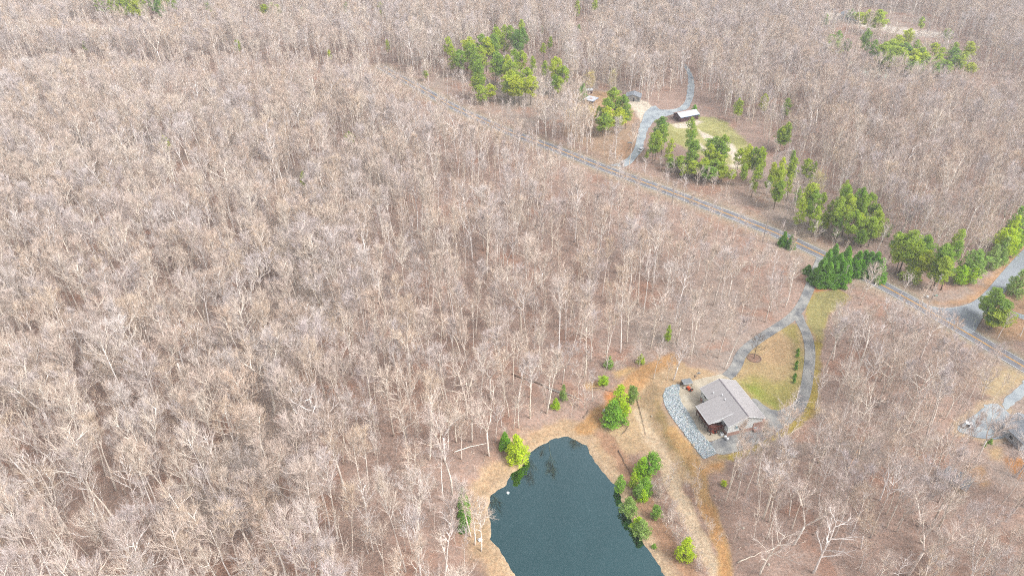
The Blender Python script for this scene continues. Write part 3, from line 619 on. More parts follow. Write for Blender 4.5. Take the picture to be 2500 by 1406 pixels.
for u, v, h, d in [(2234,560,19,11),(2218,580,16,9),(2250,592,15,9),(2277,580,17,8),(2342,560,18,8),(2336,590,15,8),(2321,597,18,9),(2312,625,15,9),(2330,630,14,9),(2297,640,12,8),(2194,565,15,6),(2262,610,13,9)]: evergreen('P', u, v, h, d * .85, W5)
evergreen('Y', 2393, 613, 13, 10, W5); evergreen('Y', 2378, 640, 9, 7, W5); evergreen('Y', 2355, 650, 8, 6, W5)
evergreen('Y', 2238, 639, 8, 8, 'left of the utility pole')
W6 = 'along the far side of the side road'
for u, v, h, d in [(2438,600,10,9),(2455,592,9,7),(2470,560,13,9),(2462,580,11,8),(2488,530,15,10),(2500,512,17,10),(2490,560,12,9),(2520,520,16,9)]: evergreen('Y', u, v, h, d, W6)
evergreen('Y', 2500, 662, 10, 10, 'at the right edge below the side road')
for u, v, h, d in [(2434,702,15,7),(2442,730,11,8),(2420,728,8,5),(2446,750,9,9),(2432,765,7,6)]: evergreen('P', u, v, h, d, 'at the road junction mouth')
W7 = 'in the dark clump at the driveway mouth'
for u, v, h, d in [(2043,600,13,6),(2028,612,12,5.5),(2015,632,11,6.5),(2030,642,10,5.5),(2074,606,13,7),(2055,622,12,6.5),(2062,640,10,6),(2045,640,10,6)]: evergreen('C', u, v, h, d, W7)
for u, v, h, d in [(2101,617,10,6),(2116,615,10,6),(2130,618,10,6),(2146,619,10,6),(2158,634,9,6),(2092,625,8,5)]: evergreen('c', u, v, h, d, 'in the clipped row right of the driveway mouth')
for u, v, h, d in [(1918,568,6,3.6),(1936,576,5.5,4),(1976,648,3.5,3.5)]: evergreen('c', u, v, h, d, 'half hidden beside the main road', what='dark green broad holly')
evergreen('Y', 1263, 1063, 9.5, 7, 'leaning over the top left pond bank', what='bright green bushy pine')
evergreen('Y', 1516, 944, 12, 9.5, 'on the dirt slope above the pond', what='large bushy green pine'); evergreen('Y', 1503, 985, 8, 8, 'on the dirt slope above the pond', what='lower bushy green pine'); evergreen('Y', 1547, 944, 6.5, 4, 'on the dirt slope above the pond', what='small yellow green pine')
WP = 'between the pond and the pale tracks'
for u, v, h, d in [(1595,1110,7.5,5.5),(1572,1122,6.5,5.5),(1550,1154,5.5,3.5),(1577,1165,6,5),(1564,1182,5,5),(1517,1161,6,4.5),(1539,1213,6,5),(1605,1235,5,3),(1571,1270,5,5),(1560,1262,4.5,4),(1598,1327,1.6,1.8),(1681,1315,8,6.5),(1572,1196,4,4)]: evergreen('Y', u, v, h, d, WP)
for u, v, h, d in [(1128,1190,8,3),(1132,1222,7,3.4),(1130,1255,6,3)]: evergreen('C', u, v, h, d, 'left of the pond bank path', what='slim green cedar')
evergreen('C', 1232, 1056, 6, 3.5, 'behind the pond bank pine', what='dim green cedar')
for u, v, h, d, w in [(1376,940,6,3.4,'near the fallen logs'),(1357,972,4,3,'near the fallen logs'),(1566,865,3.5,3,'on the track bank above the slope'),(1474,920,3.5,3.5,'on the clay bank above the slope'),(1488,872,4,3.5,'on the clay bank above the slope'),(1635,795,6,3.5,'in the woodland above the house'),(1769,1174,1.8,1.8,'in the wood below the house'),(2408,1078,1.8,1.4,'edging the gravel lot'),(2422,1071,1.8,1.4,'edging the gravel lot')]: evergreen('Y', u, v, h, d, w, what='small bright green evergreen')
for u, v, h, d in [(207,101,13,5),(575,98,12,4),(805,123,12,4),(735,421,9,4),(850,325,9,5),(400,331,11,6),(735,20,16,5),(505,2,18,5),(1040,173,6,4),(1209,60,10,4),(1413,62,12,4),(1322,65,12,3),(660,10,14,9),(648,12,12,8),(675,14,12,8),(930,5,13,6),(848,8,13,6),(946,98,10,4),(1410,0,15,6),(1450,2,15,8),(1808,243,13,5),(1871,230,13,5),(1926,243,12,7),(1915,316,12,8)]:
    evergreen('P', u, v, h, d, 'lone among grey bare woods')
for u, h, d in [(262,17,8),(285,18,8),(303,17,8),(322,18,8),(342,17,7),(368,17,8),(388,19,8),(403,17,7),(425,17,7),(238,15,7),(312,14,8),(382,13,7)]: evergreen('P', u, -8 + rng.uniform(-4, 6), h, d, 'in the row at the top left edge')
for u, v, h, d in [(2185,128,13,8),(2222,112,13,8),(2240,150,10,8),(2262,155,10,7),(2300,118,12,7),(2336,120,12,7),(2140,100,14,6),(2046,112,10,7),(2030,105,11,7),(2170,110,16,9),(2210,108,14,9),(2228,138,12,8),(2250,118,12,7),(2266,140,12,8),(2290,150,11,8),(2320,150,11,6),(2045,100,12,7),(2200,90,14,7),(2245,100,12,6),(2150,40,12,6),(2350,135,12,6),(2053,76,15,7),(2036,89,14,7),(2016,92,11,5),(2068,97,10,5),(2124,73,19,5),(2177,95,17,11),(2162,105,14,9),(2190,115,13,9),(2203,122,12,8),(2225,70,14,6),(2240,125,12,9),(2258,132,12,8),(2276,146,10,8),(2302,132,13,6),(2311,150,10,8),(2291,108,11,6),(2333,103,11,5),(2322,72,11,5),(2378,105,13,6),(2357,128,10,6),(2342,140,10,7),(2157,141,8,6),(2128,28,15,8),(2157,28,17,9),(2258,44,15,5),(2020,35,12,4),(2080,22,9,4),(2103,30,8,7),(2374,152,9,6)]:
    evergreen('P', u, v, h, d * 1.35, 'in the far top right stand')
evergreen('C', 1417, 210, 9, 3, 'left of the white canopy', what='bright yellow green slim cedar'); evergreen('c', 1424, 206, 9, 6, 'left of the white canopy', what='dark green broad holly')
evergreen('c', 1697, 258, 6, 5, 'behind the brown barn', what='dull green shrub')
for u, v, h, d, w in [(1441,181,13,8,'behind the white canopy'),(1497,178,14,6,'above the gravel yard pines'),(2000,430,14,8,'in the belt above the main road')]:
    x, y = G(u, v, h); t = tree('budding_tree', OLV, x, y, h / 12, rng.uniform(0, 6), 'olive green budding tree ' + w, 'tree', None, sx=d / 7 / (h / 12)); o = bpy.data.objects.new('leaves', OLV[2]); C.objects.link(o); o.parent = t; used_xy.append((x, y, 3))
for i, (u, v) in enumerate([(1947,857.5),(1946,868),(1944,887.5),(1942.5,898.5),(1939,918.5),(1937,930)]):
    x, y = G(u, v + 4); tree('young_conifer', JUN, x, y, 1, i, '%s small dark conifer of the row along the lawn edge' % ['first (topmost)', 'second from top', 'third from top', 'third from bottom', 'second from bottom', 'last (bottommost)'][i], 'shrub', 'small conifers planted in a row on the lawn')
# dark bare tree in the mulch ring, explicit bare trees
mul = MB(); mx_, my_ = G(1841, 874)
ring = [(mx_ + math.cos(a) * 2.1, my_ + math.sin(a) * 2.0) for a in np.linspace(0, 6.283, 25)[:-1]]
b = MB(); ribbon(b, ring + [ring[0]], .3, .12, .6, smooth=False); tag(b.build('mulch_ring', mat('edging', S(150,120,104), .9, .3, 4)), 'brown mulch ring edging round the lone lawn tree', 'garden edging')
T_, K_, _ = bare_meshes(81, H=9, R=3.0, cb=.3, nl=9, n2=4, n3=4, n4=2, tr=.13, ang=45)
LONE = (T_.mesh('trunk', M_DARKBARK, True), K_.mesh('crown', M_DARKBARK))
tree('bare_tree', LONE, mx_, my_, 1, 0, 'lone dark bare tree in the mulch ring on the lawn', 'tree', None); used_xy.append((mx_, my_, 3))

def inpix(poly, us, vs): return sdist(poly, us, vs, 50) < 0
excl = [(POND, 2.0), (SLOPE, 1.0), (APRON, 3), (PATIO, 4), (RIPRAP, 2), (LAWN_IN, 1.5), (LAWN_OUT, .5), (FIELD, 1), (SAND1, 2), (GRAVEL, 1.5), (LOT, 1.5), (SIDE_ROAD, 5), (YARD_UP, 0), (RIGHT_FIELD, -1), (LOT_DRIVE, 2), (FAR_YARD, 1), (FAR_GREEN, 1)]
excl_px = [[(1745,1105),(1960,1020),(2000,1060),(1960,1120),(1880,1150),(1790,1160),(1745,1150)], [(2251,700),(2330,690),(2400,640),(2480,560),(2600,560),(2600,700),(2440,780),(2380,790)], [(1480,280),(1600,270),(1640,330),(1600,400),(1480,410),(1520,340)], [(2310,1120),(2430,1110),(2440,1290),(2310,1290)], [(2430,1060),(2560,1030),(2560,1210),(2440,1210)], [(1590,225),(1720,235),(1770,290),(1700,320),(1590,320)], [(1530,350),(1560,290),(1860,330),(1900,430),(1800,450),(1600,410),(1540,420)], [(2280,770),(2420,770),(2440,850),(2420,900),(2350,890),(2290,840)], [(1440,1060),(1560,1060),(1760,1400),(1780,1500),(1640,1500),(1480,1150)], [(1410,225),(1480,215),(1560,240),(1560,320),(1480,330),(1400,300)]]
excl_w = [GL(q) for q in excl_px]
left_bank = GL([(1090,1400),(1110,1250),(1130,1160),(1240,1040),(1320,1000),(1440,960),(1500,940),(1470,1000),(1420,1040),(1330,1050),(1250,1090),(1180,1160),(1140,1240),(1170,1340),(1230,1406),(1260,1470)])
scrub = GL([(1600,1180),(1640,1180),(1690,1300),(1750,1406),(1690,1406),(1620,1290),(1570,1190)])
scrub2 = GL([(1660,1165),(1700,1190),(1745,1300),(1770,1410),(1750,1406),(1700,1290)])
def candidates(sp, jit):
    X, Y = np.meshgrid(np.arange(-560, 560, sp), np.arange(78, 800, sp)); X = X + (np.arange(X.shape[0]) % 2)[:, None] * sp / 2
    X = X.ravel() + rng.uniform(-jit, jit, X.size) * sp; Y = Y.ravel() + rng.uniform(-jit, jit, Y.size) * sp
    z = terrain(X, Y); U, V = project(X, Y, z); Ut, Vt = project(X, Y, z + 22)
    keep = (U > -140) & (U < 2640) & (Vt < 1450) & (V > -150); return X[keep], Y[keep], z[keep], U[keep], V[keep]
def filt(X, Y, extra=0.0):
    k = ~((X > -8) & (X < 75) & (Y < 105))
    for p_, mg in excl: k &= sdist(p_, X, Y, 10) > mg + extra
    for p_ in excl_w: k &= sdist(p_, X, Y, 5) > 0
    for L_, mg in [(ROAD, 5.5), (TRACK_A, 2.5), (TRACK_B, 2.2), (TRACK_C, 3), (TRACK_D, 3.5), (BANK_L, 3.5), (DRIVE_W, 4), (DRIVE_E, 4)]: k &= ldist(L_, X, Y, 12) > mg + extra * .5
    for x, y, r in used_xy: k &= ((X - x) ** 2 + (Y - y) ** 2) > (r + .8) ** 2
    return k
X, Y, Z, U, V = candidates(4.9, .42)
k = filt(X, Y)
# thin the wood where the photo shows its floor
den = np.full(X.shape, .78); den[(U > 880) & (U < 1900) & (V > 420)] = .52; den[(U > 1700) & (V > 950)] = .62
den[sdist(left_bank, X, Y) < 0] = .6; den[sdist(scrub, X, Y) < 0] = 0; den[sdist(scrub2, X, Y) < 0] = 0
rdd = ldist(ROAD, X, Y, 30); RA = np.array(ROAD); yr = np.interp(-X, -RA[::-1, 0], RA[::-1, 1]) if False else np.interp(X, RA[:, 0], RA[:, 1])
below = (Y < yr) & (rdd < 26); den[below] *= np.where(rdd[below] < 13, .5, .75)
farb = (Y < yr) & (Y > yr - 55) & (Y > 190) & (X < 110); den[farb] *= .8
den *= .75 + .5 * fbm(X, Y, 1 / 22., 3)
k &= rng.random(X.shape) < den
X, Y, Z, U, V = X[k], Y[k], Z[k], U[k], V[k]
for x, y, r in used_xy:
    if y > 215:
        m_ = (np.abs(X - x) < r + 4) & (Y < y) & (Y > y - (34 if y < 420 else 55)); k2 = m_ & (rng.random(X.shape) < (.6 if y < 420 else .7)); X[k2] = 1e6; 
FY = np.array(FAR_YARD); m_ = (X > FY[:, 0].min() - 5) & (X < FY[:, 0].max() + 5) & (Y < FY[:, 1].max()) & (Y > FY[:, 1].min() - 35) & (rng.random(X.shape) < .85); X[m_] = 1e6
FG = np.array(FAR_GREEN); m_ = (X > FG[:, 0].min()) & (X < FG[:, 0].max()) & (Y < FG[:, 1].max()) & (Y > FG[:, 1].min() - 30) & (rng.random(X.shape) < .6); X[m_] = 1e6
keepm = X < 1e5; X, Y, Z, U, V = X[keepm], Y[keepm], Z[keepm], U[keepm], V[keepm]
infront = np.zeros(X.shape, bool)
for x, y, r in used_xy:
    if y > 215: infront |= (np.abs(X - x) < r + 4) & (Y < y) & (Y > y - (36 if y < 420 else 60))
small = infront | ((Y < np.interp(X, RA[:, 0], RA[:, 1])) & (Y > np.interp(X, RA[:, 0], RA[:, 1]) - 55) & (Y > 190) & (X < 110)) | ((Y < np.interp(X, RA[:, 0], RA[:, 1])) & (ldist(ROAD, X, Y, 30) < 24)) | (sdist(left_bank, X, Y) < 0) | (sdist(GL([(2330,900),(2560,880),(2560,1120),(2330,1180)]), X, Y) < 0)
N = len(X); vid = rng.integers(0, len(BARE), N); mid_ = (U > 800) & (U < 1900) & (V > 380) & (rng.random(N) < .75); vid[mid_] = rng.choice([0, 3, 7, 9, 11, 2], mid_.sum()); sc_ = np.clip(rng.normal(.93, .17, N), .45, 1.2); sc_[small] *= .6
sc_ *= np.where(U > 1700, .92, np.where((V > 900) & (U < 1100), 1.08, 1.0))
rz = rng.uniform(0, 6.283, N); tx = rng.normal(0, .045, N); ty = rng.normal(0, .045, N); sxy = rng.uniform(.72, 1.12, N)
cu, cv = project(X, Y, Z + 16 * sc_)
dist = np.sqrt(X ** 2 + Y ** 2 + (HC - Z) ** 2); show = (cu > 5) & (cu < 2495) & (cv < 1400) & (cv > 5)
# hand-placed bare trees the photo shows singly: (foot u, v, scale, variant, tilt x, y, label)
HAND = [(1294,1021,1.0,0,0,0,'tall bare tree with long pale trunk on the pond head bank'),(1334,1009,.95,3,0,0,'straight bare tree just left of the fallen logs'),(1194,1112,1.05,2,0,.02,'big pale forked bare tree left of the pond bank pine'),
        (1565,866,.42,9,0,.05,'leaning bare stem beside the dirt track bank'),(1596,925,.55,9,0,.06,'thin pale bare tree at the top left of the dirt slope'),(1628,928,.5,11,0,.06,'thin pale bare pole tree beside the clump above the riprap'),(1644,928,.75,4,0,.03,'multi-stemmed grey bare tree above the riprap'),
        (1768,900,.8,3,0,.08,'bare tree leaning beside the western driveway bend'),(1688,867,.9,0,0,0,'pale bare tree at the wood edge by the white rocks'),(1752,873,.9,9,0,.05,'bare tree on the wood edge above the driveway'),
        (1800,1168,.8,9,.05,.14,'pale slender bare tree leaning in front of the house gable'),(1800,1152,.6,9,0,.02,'thin upright bare tree in front of the house gable'),(1910,1055,.75,8,0,.05,'white limbed bare tree at the driveway corner'),(1998,1130,.95,8,0,.05,'large white limbed bare tree right of the driveway corner'),
        (1990,1000,.7,5,0,0,'bare tree on the yellow grass right of the driveway'),(1855,1400,.9,8,0,.05,'pale crooked bare tree near the bottom, right of the orange track'),(1985,1398,1.0,8,0,.1,'large leaning pale bare tree at the bottom, lower right wood'),(1936,1330,.9,2,0,.06,'forked pale bare tree in the lower right wood'),
        (2060,1190,.95,1,0,.1,'broad bare tree right of the two white tanks'),(2480,1165,.9,8,0,.02,'white limbed bare tree by the orange clay at right'),(2385,1120,.95,4,0,.06,'tall many-limbed bare tree below the gravel lot'),
        (1175,1345,.8,5,0,.05,'silvery bare tree leaning over the left pond bank'),(1160,1330,.85,9,0,0,'slim bare tree on the left pond bank'),(1150,1310,.9,3,0,0,'tall bare tree on the left pond bank beside the cedar'),(1027,1406,1.0,0,0,0,'tall pale bare tree at the bottom left of the pond'),
        (1640,222,.6,8,0,0,'pale bare tree in the island of the upper drive'),(1607,250,.6,2,0,0,'forked pale bare tree at the end of the upper drive'),(1580,258,.85,1,0,0,'pale bare tree beside the grey roofed cottage'),(1502,390,.9,0,0,0,'tall bare tree left of the upper gravel drive'),
        (2100,745,.75,1,0,.03,'bare tree right of the upper lawn'),(2045,845,.85,8,0,0,'white limbed bare tree right of the driveway fork')]
for u, v, s, vv, a, c_, lb in HAND:
    x, y = G(u, v); q = ((X - x) ** 2 + (Y - y) ** 2) > 9; X, Y, Z, U, V, vid, sc_, rz, tx, ty, sxy, cu, cv, dist, show = [w_[q] for w_ in (X, Y, Z, U, V, vid, sc_, rz, tx, ty, sxy, cu, cv, dist, show)]
    t = tree('bare_tree', BARE[vv], x, y, s, rng.uniform(0, 6.28), lb, 'bare tree', 'leafless trees of the wood', (0, 0)); 
    t.rotation_mode = 'XYZ'; t.matrix_world = Matrix.Translation((x, y, th(x, y))) @ Matrix.Rotation(c_, 4, 'Y') @ Matrix.Rotation(-a, 4, 'X') @ Matrix.Rotation(t.rotation_euler[2], 4, 'Z') @ Matrix.Scale(s, 4)
order = np.argsort(np.where(show, dist / (sc_ ** 1), 1e9)); nind = 300 - len(HAND)
ind = order[:nind]; rest = np.setdiff1d(np.arange(len(X)), ind)
def wood_of(u, v):
    if u > 1640: return 'in the wood below the house' if u < 2150 else 'in the right edge wood'
    if u > 1090: return 'by the pond wood'
    return 'in the left wood' if u < 550 else 'in the wood left of the pond'
for i in ind:
    tree('bare_tree', BARE[vid[i]], X[i], Y[i], sc_[i], rz[i], '%s tree %s %s' % (BARE[vid[i]][2], wood_of(cu[i], cv[i]), place(cu[i], cv[i])), 'bare tree', 'leafless trees of the wood', (tx[i], ty[i]), sxy[i])

def scatter(name, variants, X, Y, Z, vid, sc, rz, tx, ty, sxy, label, cat):
    """one object of many instances of the given mesh pairs"""
    me = bpy.data.meshes.new(name); me.vertices.add(len(X)); me.vertices.foreach_set('co', np.stack([X, Y, Z], -1).ravel())
    for nm, ty_, dat in [('vid', 'INT', vid.astype(np.int32)), ('rot', 'FLOAT_VECTOR', np.stack([tx, ty, rz], -1).ravel()), ('scl', 'FLOAT_VECTOR', np.stack([sc * sxy, sc * sxy, sc], -1).ravel())]:
        a = me.attributes.new(nm, ty_, 'POINT'); a.data.foreach_set('value' if ty_ == 'INT' else 'vector', dat)
    o = bpy.data.objects.new(name, me); C.objects.link(o); tag(o, label, cat, kind='stuff')
    ng = bpy.data.node_groups.new(name, 'GeometryNodeTree'); ng.interface.new_socket('Geometry', in_out='INPUT', socket_type='NodeSocketGeometry'); ng.interface.new_socket('Geometry', in_out='OUTPUT', socket_type='NodeSocketGeometry')
    n, l = ng.nodes, ng.links; gi = n.new('NodeGroupInput'); go = n.new('NodeGroupOutput'); iop = n.new('GeometryNodeInstanceOnPoints'); jn = n.new('GeometryNodeJoinGeometry')
    for objs in reversed(variants):
        j2 = n.new('GeometryNodeJoinGeometry'); g2 = n.new('GeometryNodeGeometryToInstance')
        for ob in objs:
            oi = n.new('GeometryNodeObjectInfo'); oi.transform_space = 'ORIGINAL'; oi.inputs['Object'].default_value = ob; l.new(oi.outputs['Geometry'], j2.inputs[0])
        l.new(j2.outputs[0], g2.inputs[0]); l.new(g2.outputs[0], jn.inputs[0])
    def named(nm, t):
        q = n.new('GeometryNodeInputNamedAttribute'); q.data_type = t; q.inputs[0].default_value = nm; return q.outputs[0]
    l.new(gi.outputs[0], iop.inputs['Points']); l.new(jn.outputs[0], iop.inputs['Instance']); iop.inputs['Pick Instance'].default_value = True
    l.new(named('vid', 'INT'), iop.inputs['Instance Index']); l.new(named('rot', 'FLOAT_VECTOR'), iop.inputs['Rotation']); l.new(named('scl', 'FLOAT_VECTOR'), iop.inputs['Scale'])
    l.new(iop.outputs[0], go.inputs[0]); md = o.modifiers.new('scatter', 'NODES'); md.node_group = ng; return o
def sources(lib):
    out = []
    for var in lib:
        o1 = next(o for o in bpy.data.objects if o.data == var[0]); o2 = next(o for o in bpy.data.objects if o.data == var[1]); out.append((o1, o2))
    return out
R_ = rest
scatter('bare_woodland', sources(BARE), X[R_], Y[R_], Z[R_], vid[R_], sc_[R_], rz[R_], tx[R_], ty[R_], sxy[R_], 'dense leafless grey-brown woodland stretching to the top of the photo', 'woodland')
print('bare trees', len(X))
# saplings and brush
Xs, Ys, Zs, Us, Vs = candidates(5.0, .5); ks = filt(Xs, Ys, -1.0) & (rng.random(Xs.shape) < .62); Xs, Ys, Zs, Us, Vs = [w_[ks] for w_ in (Xs, Ys, Zs, Us, Vs)]
# thick scrub between the tracks
ex = []
for p_, n_ in ((scrub, 110), (scrub2, 45)):
    A = np.array(p_); c = np.stack([rng.uniform(A[:, 0].min(), A[:, 0].max(), n_ * 4), rng.uniform(A[:, 1].min(), A[:, 1].max(), n_ * 4)], -1); c = c[sdist(p_, c[:, 0], c[:, 1]) < -.3][:n_]; c = c[ldist(TRACK_A, c[:, 0], c[:, 1]) > 2.4]; ex.append(c)
ex = np.concatenate(ex); Xs = np.append(Xs, ex[:, 0]); Ys = np.append(Ys, ex[:, 1]); Zs = terrain(Xs, Ys); n_ = len(Xs)
for i, (u, v) in enumerate([(1640,1170),(1700,1185),(1625,1300),(1560,895),(1650,905),(1610,880)]):
    x, y = G(u, v)
    tree('bare_sapling', SAPL[i], x, y, .9 if i < 4 else .6, i, ['thin grey sapling at the top of the scrub between the tracks', 'short grey sapling between the two pale tracks', 'thin grey sapling in the scrub near the pond', 'thin grey sapling on the track bank', 'thin straight pole sapling at the top of the riprap scrub', 'thin straight pole sapling beside the dirt slope top'][i], 'sapling', None)
ss = rng.uniform(.5, 1.15, n_); ss[-len(ex):] = rng.uniform(.25, .55, len(ex))
scatter('undergrowth', sources(SAPL), Xs, Ys, Zs, np.where(np.arange(n_) < n_ - len(ex), rng.integers(0, 6, n_), rng.integers(0, 4, n_)), ss, rng.uniform(0, 6.28, n_), rng.normal(0, .07, n_), rng.normal(0, .07, n_), rng.uniform(.8, 1.3, n_), 'thin grey saplings and brush under the woodland', 'undergrowth')
# ------------------------------------------------------------------ main house
M_SHING = mat('roof_shingles', S(202,197,197), .9, .09, .55, .1, streak=(.5, 3.2, 1)); M_SIDE = mat('pale_siding', S(236,238,236,1.6), .7, .05, 2); M_TRIM = mat('white_trim', S(238,240,242,1.5), .5, .04, 3)
M_BRICK = mat('red_brick', S(206,166,150), .9, .2, 3.5, .2); M_DECK = mat('brown_stain', S(128,70,56), .8, .2, 3); M_GLASS = mat('dark_glass', (.03, .035, .045), .1, .05, 1, spec=.6); M_DKBR = mat('dark_brown_post', S(96,58,46), .85, .2, 3)
def house_mats(): pass
house = empty('house', 59.3, 140.0, None, math.atan2(.287, .958), 'pale sided house with grey shingle gable roof, brick base and red deck', 'house')
W, L, E, RG = 10.8, 15.0, 4.5, 6.5; BR = 1.4
# house local axes: x across (left wall 0, right wall W), y away from camera
b = MB(); b.box(0, W, 0, L, -1, BR); 
b.build('brick_base', M_BRICK, house)
b = MB(); b.prism([(.05, BR), (W - .05, BR), (W - .05, E - .05), (W / 2, RG - .1), (.05, E - .05)], .05, L - .05); b.build('siding_wall', M_SIDE, house)
b = MB(); b.box(W - 2.8, W + 1.1, -.06, 3.2, -1, BR + 1.5); b.box(W - 2.6, W + 1.0, -.9, -.07, -1, .7); b.build('brick_bay', M_BRICK, house)
def gable_roof(b, W, L, E, RG, ov=.45, t=.2, kick=0):
    hw = W / 2; sl = (RG - E) / hw
    for s in (-1, 1):
        x0, x1 = hw, hw + s * (hw + ov); z0, z1 = RG, RG - sl * (hw + ov)
        b.add([(x0, -ov, z0), (x0, L + ov, z0), (x1, L + ov, z1), (x1, -ov, z1), (x0, -ov, z0 + t), (x0, L + ov, z0 + t), (x1, L + ov, z1 + t), (x1, -ov, z1 + t)],
              [(0,1,2,3), (7,6,5,4), (0,3,7,4), (1,5,6,2), (3,2,6,7), (0,4,5,1)])
b = MB(); gable_roof(b, W, L, E, RG); roof = b.build('roof', M_SHING, house)
b = MB(); b.box(W / 2 - .14, W / 2 + .14, -.4, L + .4, RG + .16, RG + .27); b.build('ridge_cap', mat('ridge_cap', S(158,150,156), .9, .1, 2), roof)
b = MB()
for s in (0, 1):
    x = -.5 if s == 0 else W + .36; b.box(x, x + .14, -.45, L + .45, E - .22, E + .02)
b.build('gutter', M_TRIM, roof)
b = MB(); hw = W / 2; sl = (RG - E) / hw
for y0 in (-.5, L + .46):
    for s in (-1, 1):
        x1 = hw + s * (hw + .45); z1 = RG - sl * (hw + .45)
        b.add([(hw, y0, RG - .04), (x1, y0, z1 - .04), (x1, y0, z1 + .22), (hw, y0, RG + .22), (hw, y0 + .045, RG - .04), (x1, y0 + .045, z1 - .04), (x1, y0 + .045, z1 + .22), (hw, y0 + .045, RG + .22)], [(0,1,2,3), (7,6,5,4), (0,4,5,1), (3,2,6,7), (1,5,6,2)])
b.build('bargeboard', M_TRIM, roof)
for x, y in ((3.2, 9.6), (3.1, 7.9), (1.6, 11.6)):
    b = MB(); z = E + sl * x + .1; b.tube([(x, y, z), (x, y, z + .5)], [.13, .13], 8); b.tube([(x, y, z + .5), (x, y, z + .58)], [.2, .2], 8); b.build('roof_vent', M_TRIM, roof)
# porch roof over the rear deck (left side)
PX0, PX1, PY0, PY1 = -4.6, 2.6, 2.6, 10.0; PZ0, PZ1 = 3.55, E + sl * 2.6 + .25
b = MB(); b.add([(PX0, PY0, PZ0), (PX1, PY0, PZ1), (PX1, PY1, PZ1), (PX0, PY1, PZ0), (PX0, PY0, PZ0 + .2), (PX1, PY0, PZ1 + .2), (PX1, PY1, PZ1 + .2), (PX0, PY1, PZ0 + .2)], [(0,3,2,1), (4,5,6,7), (0,1,5,4), (1,2,6,5), (2,3,7,6), (3,0,4,7)]); pr_ = b.build('porch_roof', M_SHING, house)
b = MB(); b.add([(PX0 + .3, PY0 + .05, PZ0 + .02), (0, PY0 + .05, PZ0 + .02), (0, PY0 + .05, PZ0 + (PZ1 - PZ0) * .64), (PX0 + .3, PY0 + .15, PZ0 + .02), (0, PY0 + .15, PZ0 + .02), (0, PY0 + .15, PZ0 + (PZ1 - PZ0) * .64)], [(0,1,2), (5,4,3), (0,3,4,1), (1,4,5,2), (2,5,3,0)])
b.box(PX0 - .1, PX0 - .01, PY0, PY1, PZ0 - .02, PZ0 + .22); b.add([(PX0, PY0 - .06, PZ0 - .02), (PX1, PY0 - .06, PZ1 - .02), (PX1, PY0 - .06, PZ1 + .22), (PX0, PY0 - .06, PZ0 + .22), (PX0, PY0 - .01, PZ0 - .02), (PX1, PY0 - .01, PZ1 - .02), (PX1, PY0 - .01, PZ1 + .22), (PX0, PY0 - .01, PZ0 + .22)], [(0,1,2,3), (7,6,5,4), (3,2,6,7), (0,4,5,1)]); b.build('fascia', M_TRIM, pr_)
# deck
DZ = 2.1
b = MB(); b.box(-4.2, -.02, 1.6, 9.9, DZ - .28, DZ); deck = b.build('deck', M_DECK, house)
b = MB()
def rail(x0, y0, x1, y1):
    n = max(2, int(math.hypot(x1 - x0, y1 - y0) / .16))
    b.tube([(x0, y0, DZ + .98), (x1, y1, DZ + .98)], [.06, .06], 4); b.tube([(x0, y0, DZ + .12), (x1, y1, DZ + .12)], [.05, .05], 4)
    for i in range(n + 1):
        f = i / n; x, y = x0 + (x1 - x0) * f, y0 + (y1 - y0) * f; w = .025 if i % 12 else .06; b.box(x - w, x + w, y - w, y + w, DZ, DZ + 1.0)
rail(-4.12, 1.68, -4.12, 9.8); rail(-4.12, 1.68, -.1, 1.68); rail(-4.12, 9.8, -.1, 9.8); b.build('railing', M_DECK, deck)
for y in (1.75, 3.3, 4.9, 6.5, 8.1, 9.7):
    b = MB(); b.box(-4.15, -3.98, y - .09, y + .09, -.5, PZ0 - .03 if y > 2.5 else DZ - .29); b.build('deck_post', M_DKBR, deck)
b = MB(); b.tube([(-4.0, 1.8, .2), (-2.6, 1.8, DZ - .3)], [.05, .05], 4); b.tube([(-4.0, 3.3, 1.4), (-4.0, 1.8, DZ - .4)], [.05, .05], 4); b.build('brace', M_DKBR, deck)
for y in (3.2, 6.0, 8.2):
    b = MB(); b.box(-.05, .02, y, y + 1.2, DZ + .1, DZ + 1.9); b.build('window', M_GLASS, house)
for y, z0, z1 in ((12.2, 3.0, 4.0), (.9, 3.1, 4.0), (12.4, .5, 1.6), (5.2, .0, 1.75)):
    b = MB(); b.box(-.06, .03, y, y + 1.2, z0, z1); w_ = b.build('window_frame' if z0 > 0 else 'basement_door', M_TRIM, house); b = MB(); b.box(-.09, -.07, y + .1, y + 1.1, z0 + .1, z1 - .1); b.build('pane', M_GLASS, w_)
b = MB(); b.box(5.0, 6.2, -.0, .04, 4.55, 4.75); b.build('gable_vent', mat('vent_grey', S(110,114,116), .8, .1, 3), house)
for x, z in ((2.2, 2.6), (8.4, .2)):
    b = MB(); b.box(x, x + 1.0, -.1 if z > 1 else -.1, .04, z, z + 1.1); w_ = b.build('window_frame', M_TRIM, house); b = MB(); b.box(x + .1, x + .9, -.13, -.105, z + .1, z + 1.0); b.build('pane', mat('pale_glass', S(150,180,186), .2, .1, 1), w_)
for x, y in ((-.1, -.12), (-.1, L - .1)):
    b = MB(); b.tube([(-.4, y, E - .15), (x, y, E - .6), (x, y, .0), (x - .4, y - .1, -.02)], [.07] * 4, 6); b.build('downspout', M_TRIM, house)
b = MB(); b.box(W + .02, W + 1.8, 5.5, 8.5, -.4, .25); b.box(W + .02, W + 1.3, 4.9, 5.48, -.4, .12); b.build('front_step', mat('step_concrete', S(206,200,188), .9, .1, 2), house)

